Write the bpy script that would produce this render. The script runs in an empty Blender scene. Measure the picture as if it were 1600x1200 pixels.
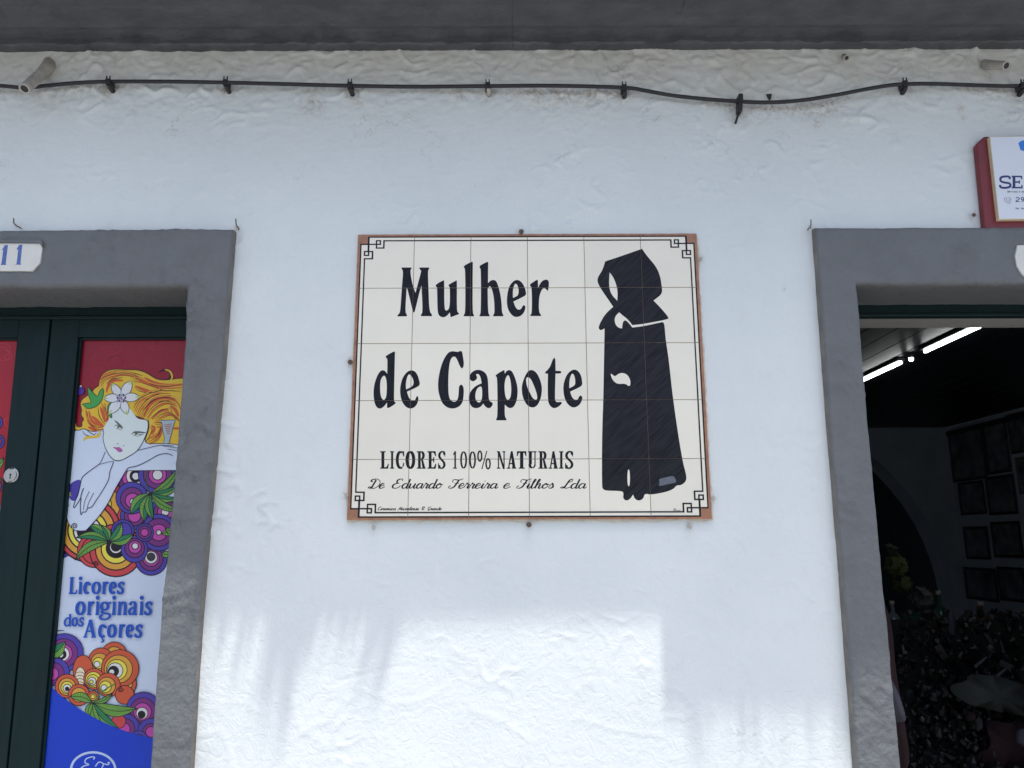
import bpy, bmesh, math, random
import numpy as np
from mathutils import Vector, Matrix, noise as mnoise
from mathutils.geometry import tessellate_polygon
random.seed(7)
R = math.radians
SC = bpy.context.scene
COL = SC.collection

# ------------------------------------------------------------------ camera
FPX = 1202.0                       # focal length in pixels of the 1600 px wide photograph
CAM_LOC = Vector((0.0, -1.94, 1.70))
CAM_ROT = Matrix.Rotation(R(90 + 11.6), 4, 'X') @ Matrix.Rotation(R(-0.17), 4, 'Z')
cam_d = bpy.data.cameras.new('camera'); cam = bpy.data.objects.new('camera', cam_d); COL.objects.link(cam)
cam.matrix_world = Matrix.Translation(CAM_LOC) @ CAM_ROT
cam_d.sensor_width = 36.0; cam_d.lens = 36.0 * FPX / 1600.0
cam_d.clip_start = 0.05; cam_d.clip_end = 2000
SC.camera = cam

# ------------------------------------------------------------------ light
SUN = Vector((0.237, -1.0, 4.35)).normalized()
world = bpy.data.worlds.new('World'); SC.world = world; world.use_nodes = True
wn = world.node_tree.nodes; wl = world.node_tree.links; wn.clear()
sky = wn.new('ShaderNodeTexSky'); sky.sky_type = 'NISHITA'; sky.sun_disc = False
sky.sun_elevation = math.asin(SUN.z); sky.sun_rotation = math.atan2(SUN.x, SUN.y) % (2 * math.pi)
sky.air_density = 0.8; sky.dust_density = 4.0; sky.ozone_density = 0.7
bg = wn.new('ShaderNodeBackground'); bg.inputs['Strength'].default_value = 0.15
wo = wn.new('ShaderNodeOutputWorld'); wl.new(sky.outputs[0], bg.inputs[0]); wl.new(bg.outputs[0], wo.inputs[0])
sl = bpy.data.lights.new('sun', 'SUN'); sl.energy = 2.7; sl.angle = R(0.7); sl.color = (1.0, 0.955, 0.89)
so = bpy.data.objects.new('sun', sl); COL.objects.link(so)
so.rotation_euler = SUN.to_track_quat('Z', 'Y').to_euler(); so.location = (2, -10, 20)
SC.view_settings.view_transform = 'Standard'; SC.view_settings.look = 'None'
SC.view_settings.gamma = 1.0; SC.view_settings.use_curve_mapping = False
SC.view_settings.exposure = 0.84

# ------------------------------------------------------------------ surveying helpers: pixel of the photograph -> point in the place
def ray(px, py):
    return (CAM_ROT.to_3x3() @ Vector(((px - 800) / FPX, (600 - py) / FPX, -1.0))).normalized()
def PY(px, py, y=0.0):
    d = ray(px, py); return CAM_LOC + d * ((y - CAM_LOC.y) / d.y)
def PZ(px, py, z):
    d = ray(px, py); return CAM_LOC + d * ((z - CAM_LOC.z) / d.z)
def PX(px, py, x):
    d = ray(px, py); return CAM_LOC + d * ((x - CAM_LOC.x) / d.x)
def xz(px, py, y=0.0):
    p = PY(px, py, y); return (p.x, p.z)

# ------------------------------------------------------------------ numpy perlin noise
_rng = np.random.RandomState(11)
_perm = _rng.permutation(256); _perm = np.concatenate([_perm, _perm, _perm])
_ang = _rng.rand(256) * 2 * np.pi; _gx = np.cos(_ang); _gy = np.sin(_ang)
def perlin(x, y):
    x = np.asarray(x, float); y = np.asarray(y, float)
    xi = np.floor(x).astype(int); yi = np.floor(y).astype(int); xf = x - xi; yf = y - yi
    xi &= 255; yi &= 255
    def g(ix, iy, fx, fy):
        h = _perm[_perm[ix & 255] + (iy & 255)]; return _gx[h] * fx + _gy[h] * fy
    u = xf * xf * xf * (xf * (xf * 6 - 15) + 10); v = yf * yf * yf * (yf * (yf * 6 - 15) + 10)
    a = g(xi, yi, xf, yf); b = g(xi + 1, yi, xf - 1, yf); c = g(xi, yi + 1, xf, yf - 1); d = g(xi + 1, yi + 1, xf - 1, yf - 1)
    return (a + u * (b - a)) * (1 - v) + (c + u * (d - c)) * v
def plaster(x, z):
    """height (m) of hand-trowelled plaster, positive = towards the street"""
    wx = x + 0.03 * perlin(x * 9 + 5, z * 9); wz = z + 0.03 * perlin(x * 9, z * 9 + 40)
    h = 0.0030 * perlin(wx * 2.3, wz * 2.3) + 0.0013 * perlin(wx * 7 + 3, wz * 7)
    patch = np.clip(perlin(x * 3.1 + 9, z * 3.1 + 2) * 3.0 + 0.15, 0, 1)
    high = np.clip((z - 2.82) / 0.12, 0, 1); shade = np.clip((z - 1.52) / 0.10, 0, 1)
    amp = (0.22 + 0.90 * patch + 0.9 * high) * (1 + 2.6 * shade)
    r1 = np.clip(1 - np.abs(perlin(wx * 13, wz * 17)) * 7.0, 0, 1) * np.clip(perlin(x * 9 + 30, z * 9) * 4, 0, 1)
    r2 = np.clip(1 - np.abs(perlin(wx * 31 + 7, wz * 40)) * 4.5, 0, 1) * np.clip(perlin(x * 15 + 3, z * 15) * 4, 0, 1)
    bm_ = np.clip(perlin(wx * 24 + 50, wz * 24) - 0.30, 0, 1)
    h += amp * (0.0013 * r1 ** 1.5 + 0.0006 * r2 ** 1.5 + 0.0040 * bm_)
    h += (0.3 + 0.9 * shade + 0.7 * high) * 0.00045 * perlin(wx * 55, wz * 70)
    h += high * (0.0036 * perlin(wx * 24, wz * 40) * .75 + 0.0024 * perlin(wx * 48, wz * 80))
    return h

# ------------------------------------------------------------------ objects
def tag(o, label=None, cat=None, group=None, kind=None):
    if label: o['label'] = label
    if cat: o['category'] = cat
    if group: o['group'] = group
    if kind: o['kind'] = kind
    return o
def empty(name, loc=(0, 0, 0)):
    o = bpy.data.objects.new(name, None); COL.objects.link(o); o.location = loc; o.empty_display_size = 0.05
    return o
def link_mesh(name, me, mat, parent=None, smooth=False):
    if mat is not None:
        for m in (mat if isinstance(mat, (list, tuple)) else [mat]): me.materials.append(m)
    if smooth: me.polygons.foreach_set('use_smooth', [True] * len(me.polygons))
    o = bpy.data.objects.new(name, me); COL.objects.link(o)
    if parent is not None:
        o.parent = parent; o.matrix_parent_inverse = Matrix.Translation(parent.location).inverted()
    return o
def from_bm(name, bm, mat, parent=None, smooth=False):
    bmesh.ops.recalc_face_normals(bm, faces=bm.faces)
    me = bpy.data.meshes.new(name); bm.to_mesh(me); bm.free()
    return link_mesh(name, me, mat, parent, smooth)
def prism(bm, pts, y0, y1, bev=0.0, seg=1):
    """polygon in the x/z plane given thickness between y0 (street side) and y1"""
    f = [bm.verts.new((p[0], y0, p[1])) for p in pts]; b = [bm.verts.new((p[0], y1, p[1])) for p in pts]
    n = len(pts); fs = [bm.faces.new(f), bm.faces.new(b[::-1])]
    for i in range(n): fs.append(bm.faces.new((f[i], b[i], b[(i + 1) % n], f[(i + 1) % n])))
    if bev:
        es = list({e for fa in fs for e in fa.edges})
        bmesh.ops.bevel(bm, geom=es, offset=bev, segments=seg, affect='EDGES', profile=0.5)
def box(bm, x0, x1, y0, y1, z0, z1, bev=0.0, seg=1):
    prism(bm, [(x0, z0), (x1, z0), (x1, z1), (x0, z1)], y0, y1, bev, seg)
def catmull(pts, n=6, closed=False):
    P = [Vector(p) for p in pts]; out = []; N = len(P)
    rng = range(N if closed else N - 1)
    for i in rng:
        if closed: p0, p1, p2, p3 = P[(i - 1) % N], P[i], P[(i + 1) % N], P[(i + 2) % N]
        else: p0, p1, p2, p3 = P[max(i - 1, 0)], P[i], P[i + 1], P[min(i + 2, N - 1)]
        for k in range(n):
            t = k / n
            out.append(0.5 * ((2 * p1) + (-p0 + p2) * t + (2 * p0 - 5 * p1 + 4 * p2 - p3) * t * t + (-p0 + 3 * p1 - 3 * p2 + p3) * t ** 3))
    if not closed: out.append(P[-1])
    return out
def tube(bm, pts, rad, n=10, caps=True, bore=0.0):
    """round bar along pts (rad may be a list); bore > 0 opens the last end"""
    P = [Vector(p) for p in pts]; rings = []
    up = None
    for i, p in enumerate(P):
        t = (P[min(i + 1, len(P) - 1)] - P[max(i - 1, 0)]).normalized()
        if up is None: up = t.orthogonal().normalized()
        up = (up - t * up.dot(t)).normalized(); side = t.cross(up)
        r = rad[i] if isinstance(rad, (list, tuple)) else rad
        rings.append([bm.verts.new(p + (up * math.cos(2 * math.pi * k / n) + side * math.sin(2 * math.pi * k / n)) * r) for k in range(n)])
    for a, b in zip(rings, rings[1:]):
        for k in range(n): bm.faces.new((a[k], a[(k + 1) % n], b[(k + 1) % n], b[k]))
    if caps: bm.faces.new(rings[0][::-1])
    if bore:
        e = rings[-1]; c = P[-1]; t = (P[-1] - P[-2]).normalized()
        inn = [bm.verts.new(c + (v.co - c) * bore) for v in e]
        dp = [bm.verts.new(v.co - t * 0.014) for v in inn]
        for k in range(n):
            bm.faces.new((e[k], e[(k + 1) % n], inn[(k + 1) % n], inn[k]))
            bm.faces.new((inn[k], inn[(k + 1) % n], dp[(k + 1) % n], dp[k]))
        bm.faces.new(dp)
    elif caps: bm.faces.new(rings[-1])
def lathe(bm, prof, c, n=16):
    rings = [[bm.verts.new((c[0] + r * math.cos(2 * math.pi * k / n), c[1] + r * math.sin(2 * math.pi * k / n), c[2] + z)) for k in range(n)] for r, z in prof]
    for a, b in zip(rings, rings[1:]):
        for k in range(n): bm.faces.new((a[k], a[(k + 1) % n], b[(k + 1) % n], b[k]))
    bm.faces.new(rings[0][::-1]); bm.faces.new(rings[-1])

# ------------------------------------------------------------------ materials
def lin(c):
    return tuple(((v / 255) / 12.92 if v / 255 <= 0.04045 else ((v / 255 + 0.055) / 1.055) ** 2.4) for v in c)
def mat(name, col=(0.5, 0.5, 0.5), rough=0.6, metal=0.0, spec=0.5, var=0.0, scale=20.0, bump=0.0, bscale=60.0, stretch=(1, 1, 1), col2=None, coat=0.0, attr=None, rot=(0, 0, 0)):
    m = bpy.data.materials.new(name); m.use_nodes = True
    nt = m.node_tree; N = nt.nodes; L = nt.links; b = N['Principled BSDF']
    b.inputs['Roughness'].default_value = rough; b.inputs['Metallic'].default_value = metal
    b.inputs['Specular IOR Level'].default_value = spec; b.inputs['Coat Weight'].default_value = coat
    tc = N.new('ShaderNodeTexCoord'); mp = N.new('ShaderNodeMapping'); mp.inputs['Scale'].default_value = stretch; mp.inputs['Rotation'].default_value = rot
    L.new(tc.outputs['Object'], mp.inputs[0])
    if any(rot):
        mp.vector_type = 'TEXTURE'; mp.inputs['Scale'].default_value = tuple(1 / v for v in stretch)
    nz = N.new('ShaderNodeTexNoise'); nz.inputs['Scale'].default_value = scale; nz.inputs['Detail'].default_value = 8; nz.inputs['Roughness'].default_value = 0.62
    L.new(mp.outputs[0], nz.inputs['Vector'])
    rp = N.new('ShaderNodeMapRange'); rp.inputs[1].default_value = 0.3; rp.inputs[2].default_value = 0.7
    L.new(nz.outputs[0], rp.inputs[0])
    mx = N.new('ShaderNodeMix'); mx.data_type = 'RGBA'
    c2 = col2 if col2 else tuple(max(0, v * (1 - var)) for v in col)
    mx.inputs[6].default_value = (*col, 1); mx.inputs[7].default_value = (*c2, 1)
    L.new(rp.outputs[0], mx.inputs[0])
    src = mx.outputs[2]
    if attr:
        at = N.new('ShaderNodeAttribute'); at.attribute_name = attr
        m2 = N.new('ShaderNodeMix'); m2.data_type = 'RGBA'; m2.blend_type = 'MULTIPLY'; m2.inputs[0].default_value = 1
        L.new(at.outputs['Color'], m2.inputs[6]); L.new(src, m2.inputs[7]); src = m2.outputs[2]
    L.new(src, b.inputs['Base Color'])
    if bump:
        n2 = N.new('ShaderNodeTexNoise'); n2.inputs['Scale'].default_value = bscale; n2.inputs['Detail'].default_value = 6
        L.new(mp.outputs[0], n2.inputs['Vector'])
        bp = N.new('ShaderNodeBump'); bp.inputs['Strength'].default_value = 1.0; bp.inputs['Distance'].default_value = bump
        L.new(n2.outputs[0], bp.inputs['Height']); L.new(bp.outputs[0], b.inputs['Normal'])
    return m

def wall_material():
    m = bpy.data.materials.new('whitewashed plaster'); m.use_nodes = True
    nt = m.node_tree; N = nt.nodes; L = nt.links; b = N['Principled BSDF']
    b.inputs['Roughness'].default_value = 0.7; b.inputs['Specular IOR Level'].default_value = 0.25
    tc = N.new('ShaderNodeTexCoord')
    def nz(scale, det=6, rough=0.6, dist=0.0, vec=None):
        n = N.new('ShaderNodeTexNoise'); n.inputs['Scale'].default_value = scale; n.inputs['Detail'].default_value = det
        n.inputs['Roughness'].default_value = rough; n.inputs['Distortion'].default_value = dist
        L.new(vec if vec else tc.outputs['Object'], n.inputs['Vector']); return n
    def rng(src, a, c, lo=0.0, hi=1.0):
        r = N.new('ShaderNodeMapRange'); r.inputs[1].default_value = a; r.inputs[2].default_value = c; r.inputs[3].default_value = lo; r.inputs[4].default_value = hi
        L.new(src, r.inputs[0]); return r.outputs[0]
    def mixc(fac, A, B, blend='MIX'):
        x = N.new('ShaderNodeMix'); x.data_type = 'RGBA'; x.blend_type = blend
        if isinstance(fac, float): x.inputs[0].default_value = fac
        else: L.new(fac, x.inputs[0])
        if isinstance(A, tuple): x.inputs[6].default_value = (*A, 1)
        else: L.new(A, x.inputs[6])
        if isinstance(B, tuple): x.inputs[7].default_value = (*B, 1)
        else: L.new(B, x.inputs[7])
        return x.outputs[2]
    def mul(a, c):
        x = N.new('ShaderNodeMath'); x.operation = 'MULTIPLY'; L.new(a, x.inputs[0])
        if isinstance(c, float): x.inputs[1].default_value = c
        else: L.new(c, x.inputs[1])
        return x.outputs[0]
    big = nz(2.2); c = mixc(rng(big.outputs[0], 0.35, 0.65), (0.73, 0.785, 0.785), (0.68, 0.735, 0.74))
    fine = nz(24, 8, 0.7, 1.2); c = mixc(rng(fine.outputs[0], 0.56, 0.74, 0, 0.35), c, (0.63, 0.65, 0.66))
    at = N.new('ShaderNodeAttribute'); at.attribute_name = 'dirt_tint'
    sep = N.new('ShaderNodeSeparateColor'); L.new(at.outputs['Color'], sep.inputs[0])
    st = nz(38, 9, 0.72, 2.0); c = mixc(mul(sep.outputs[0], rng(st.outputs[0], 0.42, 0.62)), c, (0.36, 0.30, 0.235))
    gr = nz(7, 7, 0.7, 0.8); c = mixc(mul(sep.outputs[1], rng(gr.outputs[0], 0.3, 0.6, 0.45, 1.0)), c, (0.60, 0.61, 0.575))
    # hairline cracks, only where the third channel allows
    vo = N.new('ShaderNodeTexVoronoi'); vo.feature = 'DISTANCE_TO_EDGE'; vo.inputs['Scale'].default_value = 6.5
    wv = nz(9, 5, 0.7); vm = N.new('ShaderNodeVectorMath'); vm.operation = 'MULTIPLY_ADD'
    L.new(wv.outputs['Color'], vm.inputs[0]); vm.inputs[1].default_value = (0.22, 0.22, 0.22); L.new(tc.outputs['Object'], vm.inputs[2])
    L.new(vm.outputs[0], vo.inputs['Vector'])
    crack = rng(vo.outputs[0], 0.0, 0.012, 1.0, 0.0)
    seg = rng(nz(4.1, 3).outputs[0], 0.52, 0.62)
    cm = mul(mul(crack, seg), sep.outputs[2]); c = mixc(cm, c, (0.30, 0.27, 0.23))
    L.new(c, b.inputs['Base Color'])
    # relief
    b1 = nz(95, 6, 0.65, 0.6); b2 = nz(30, 5, 0.6, 1.5)
    ad = N.new('ShaderNodeMath'); ad.operation = 'MULTIPLY_ADD'; L.new(b2.outputs[0], ad.inputs[0]); ad.inputs[1].default_value = 2.0; L.new(b1.outputs[0], ad.inputs[2])
    ad2 = N.new('ShaderNodeMath'); ad2.operation = 'MULTIPLY_ADD'; L.new(cm, ad2.inputs[0]); ad2.inputs[1].default_value = -1.2; L.new(ad.outputs[0], ad2.inputs[2])
    bp = N.new('ShaderNodeBump'); bp.inputs['Strength'].default_value = 0.9; bp.inputs['Distance'].default_value = 0.0009
    L.new(ad2.outputs[0], bp.inputs['Height']); L.new(bp.outputs[0], b.inputs['Normal'])
    return m

M = {}
M['wall'] = wall_material()
M['grey'] = mat('grey painted stone', (0.146, 0.157, 0.165), 0.55, var=0.16, scale=16, bump=0.0042, bscale=62)
M['greyside'] = mat('warm pale side of the surround', (0.235, 0.215, 0.185), 0.75, col2=(0.12, 0.115, 0.11), scale=14, bump=0.002, bscale=60)  # outer sides lighter and warmer than the front
M['eave'] = mat('dark grey painted eave', (0.092, 0.099, 0.108), 0.55, var=0.42, scale=14, bump=0.009, bscale=18, stretch=(0.75, 1.1, 1))
M['green'] = mat('dark green door paint', (0.0055, 0.0220, 0.0235), 0.45, spec=0.22, var=0.3, scale=14, bump=0.0004, bscale=70, stretch=(3, 3, 0.4))
M['black'] = mat('black cable sheath', (0.022, 0.023, 0.026), 0.5, var=0.4, scale=90, bump=0.0004, bscale=200)
M['pvc'] = mat('weathered pale pipe', (0.50, 0.47, 0.42), 0.6, var=0.35, scale=45, bump=0.0008, bscale=120)
M['rust'] = mat('rusty iron', (0.16, 0.11, 0.085), 0.7, metal=0.3, var=0.5, scale=160, bump=0.0004, bscale=300)
M['steel'] = mat('brushed steel', (0.55, 0.55, 0.54), 0.28, metal=1.0, var=0.15, scale=200)
M['tile'] = mat('cream glazed tile', (0.87, 0.845, 0.725), 0.20, spec=0.3, var=0.05, scale=7, bump=0.0003, bscale=16)
M['grout'] = mat('brown grout', (0.31, 0.20, 0.15), 0.8, var=0.4, scale=40)
M['mortar'] = mat('pale mortar edge', (0.66, 0.60, 0.52), 0.85, var=0.3, scale=60, bump=0.002, bscale=90)
M['ink'] = mat('black glaze paint', (0.007, 0.008, 0.012), 0.3, spec=0.14, col2=(0.020, 0.022, 0.030), scale=34, stretch=(7, 1, 0.8))
M['inkfig'] = mat('black brushed glaze', (0.007, 0.008, 0.012), 0.3, spec=0.14, col2=(0.028, 0.030, 0.036), scale=26, stretch=(0.7, 1, 6.5), rot=(0, R(-42), 0))
M['brown'] = mat('terracotta glaze', (0.43, 0.205, 0.105), 0.35, col2=(0.24, 0.115, 0.075), scale=60, stretch=(1, 1, 1))
M['patch'] = mat('blue grey paint', (0.075, 0.095, 0.125), 0.3, col2=(0.16, 0.18, 0.21), scale=300)
M['print'] = mat('printed window film', (0.9, 0.9, 0.9), 0.28, var=0.10, scale=3, attr='Col', spec=0.4)
M['plaque'] = mat('white glazed plaque', (0.72, 0.72, 0.67), 0.25, var=0.12, scale=25)
M['blue'] = mat('cobalt glaze', (0.05, 0.105, 0.34), 0.25, col2=(0.10, 0.17, 0.42), scale=60)
M['signred'] = mat('faded red plastic', (0.20, 0.020, 0.026), 0.4, col2=(0.145, 0.017, 0.024), scale=14, bump=0.0002, bscale=400)
M['signwhite'] = mat('white sign face', (0.70, 0.745, 0.82), 0.3, var=0.04, scale=6)
M['cream'] = mat('yellowed plastic edge', (0.72, 0.64, 0.42), 0.4, var=0.1, scale=20)
M['navy'] = mat('navy print', (0.018, 0.022, 0.13), 0.4)
M['cyan'] = mat('bright blue print', (0.02, 0.19, 0.66), 0.35)

def mesh_from_arrays(name, verts, quads):
    me = bpy.data.meshes.new(name)
    me.vertices.add(len(verts)); me.vertices.foreach_set('co', np.ascontiguousarray(verts, dtype=np.float32).ravel())
    nq = len(quads); me.loops.add(nq * 4); me.loops.foreach_set('vertex_index', np.ascontiguousarray(quads, dtype=np.int32).ravel())
    me.polygons.add(nq); me.polygons.foreach_set('loop_start', np.arange(0, nq * 4, 4, dtype=np.int32))
    me.update(calc_edges=True); me.validate()
    return me

# ------------------------------------------------------------------ THE HOUSE: wall, surrounds, eave, room behind
ZE = 1.7 + 1.94 * math.tan(math.atan(521 / FPX) + R(11.6))      # underside of the eave ledge
house = empty('house', (0, 0, 0))
tag(house, 'white plastered house front with grey stone door surrounds and dark grey eave', 'house')

LD_OUT = [(304, 1200), (319, 960), (351.5, 600), (370, 362)]
LD_IN = [(233, 1200), (242, 1080), (250, 960), (269, 780), (287.5, 540), (291, 447)]
RD_OUT = [(1332, 1200), (1312, 930), (1290, 660), (1268, 362)]
RD_IN = [(1409, 1200), (1383, 930), (1358, 660), (1340, 447)]
PROUD = 0.026
lo = [xz(*p, 0) for p in LD_OUT]; li = [xz(*p, -PROUD) for p in LD_IN]
ro = [xz(*p, 0) for p in RD_OUT]; ri = [xz(*p, -PROUD) for p in RD_IN]
Z_TOP = (lo[-1][1] + ro[-1][1]) / 2; Z_IN = (li[-1][1] + ri[-1][1]) / 2
lo[-1] = (lo[-1][0], Z_TOP); ro[-1] = (ro[-1][0], Z_TOP); li[-1] = (li[-1][0], Z_IN); ri[-1] = (ri[-1][0], Z_IN)
L_FAR = li[-1][0] - 1.18; R_FAR = ri[-1][0] + 1.10     # the opposite jambs, out of the frame
def interp(path, z):
    zs = [p[1] for p in path]; xs = [p[0] for p in path]
    return float(np.interp(z, zs, xs))

def sweep_surround(name, outer_jamb, inner_jamb, far_in, side):
    """grey surround: near jamb up, lintel across, far jamb down; outer/inner given as (x, z) from the ground up"""
    w = abs(outer_jamb[-1][0] - inner_jamb[-1][0])
    far_out = far_in + side * w
    st = []                                            # stations (outer, inner)
    n = 260
    for i in range(n):
        t = i / n; zo = 0.0 + t * Z_TOP; zi = 0.0 + t * Z_IN
        st.append(((interp(outer_jamb, zo), zo), (interp(inner_jamb, zi), zi)))
    n2 = 150
    for i in range(n2 + 1):
        t = i / n2
        st.append(((outer_jamb[-1][0] * (1 - t) + far_out * t, Z_TOP), (inner_jamb[-1][0] * (1 - t) + far_in * t, Z_IN)))
    n3 = 60
    for i in range(1, n3 + 1):
        t = 1 - i / n3
        st.append(((far_out, Z_TOP * t), (far_in, Z_IN * t)))
    O = np.array([s[0] for s in st]); I = np.array([s[1] for s in st]); m = len(st)
    # profile across: (fraction from outer to inner, y)
    prof = [(0, 0.03), (0, -PROUD * 0.45), (0.012, -PROUD * 0.82), (0.045, -PROUD)]
    prof += [(0.045 + 0.91 * k / 22, -PROUD) for k in range(1, 23)]
    prof += [(0.985, -PROUD * 0.78), (1.0, -PROUD * 0.3), (1.0, 0.02), (1.0, 0.08), (1.0, 0.146)]
    V = []
    s_arr = np.arange(m) * 0.01
    wobO = 0.0022 * perlin(s_arr * 6, s_arr * 0 + 3 + side) + 0.0011 * perlin(s_arr * 27, s_arr * 0 + 8 + side)
    wobI = 0.0030 * perlin(s_arr * 7, s_arr * 0 + 30 + side) + 0.0015 * perlin(s_arr * 30, s_arr * 0 + 18 + side)
    d = (I - O); d /= np.linalg.norm(d, axis=1)[:, None]
    for k, (f, y) in enumerate(prof):
        p = O + (I - O) * f + d * (wobO[:, None] * (1 - f) - wobI[:, None] * f)
        h = plaster(p[:, 0] * 1.1 + 5, p[:, 1] * 1.1) * 1.8 + 0.0012 * perlin(p[:, 0] * 30, p[:, 1] * 30) + 0.0012 * np.clip(perlin(p[:, 0] * 75, p[:, 1] * 75) - .2, 0, 1) - 0.0022 * np.exp(-((p[:, 1] - 1.235 - .004 * np.sin(p[:, 0] * 60)) / .003) ** 2)
        yy = y - (h if y < 0 else 0 * h)
        V.append(np.stack([p[:, 0], yy, p[:, 1]], 1))
    V = np.array(V)                                    # profile x station x 3
    K = len(prof); idx = np.arange(K * m).reshape(K, m)
    q = np.stack([idx[:-1, :-1], idx[1:, :-1], idx[1:, 1:], idx[:-1, 1:]], -1).reshape(-1, 4)
    if side < 0: q = q[:, ::-1]
    me = mesh_from_arrays(name, V.reshape(-1, 3), q)
    mi = np.zeros(len(q), np.int32); mi[:2 * (m - 1)] = 1
    me.polygons.foreach_set('material_index', mi)
    o = link_mesh(name, me, [M['grey'], M['greyside']], house, True); me.polygons.foreach_set('material_index', mi); return o

def ext(path):
    (x0, z0), (x1, z1) = path[0], path[1]
    return [(x0, 0.0)] + list(path)
loE, liE, roE, riE = ext(lo), ext(li), ext(ro), ext(ri)
sweep_surround('door_surround', loE, liE, L_FAR, -1)['label'] = 'grey stone surround of the green door'
sweep_surround('door_surround', roE, riE, R_FAR, 1)['label'] = 'grey stone surround of the open doorway'

# cable line, needed for stains as well
CABLE = [(-900, 134), (-500, 128), (-200, 133), (-60, 132), (0, 134), (40, 137), (80, 133), (120, 129.5), (170, 127.5), (260, 127.5), (353, 129), (450, 131.5), (547, 134), (650, 135.5), (762, 134.5), (870, 134),
         (975, 137), (1010, 142), (1050, 149), (1100, 154.5), (1155, 158.5), (1200, 160), (1250, 157), (1300, 149.5), (1350, 140), (1385, 134), (1413, 131.5), (1460, 131), (1520, 133), (1570, 134.5), (1600, 134), (1680, 132), (1900, 136), (2400, 131)]
CLIPS = [(170, 129), (353, 130), (547, 134), (762, 134.5), (975, 138), (1413, 132), (1597, 134.5)]
PIPE_BASES = [(74, 104), (1538, 99), (1319, 88), (1203, 149)]
NAILS = [(814, 361), (826, 819), (1094, 404), (547, 565), (541, 773), (583, 822), (1077, 822), (1114, 777), (28, 352), (371, 357), (1266, 357), (1521, 335)]

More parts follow.
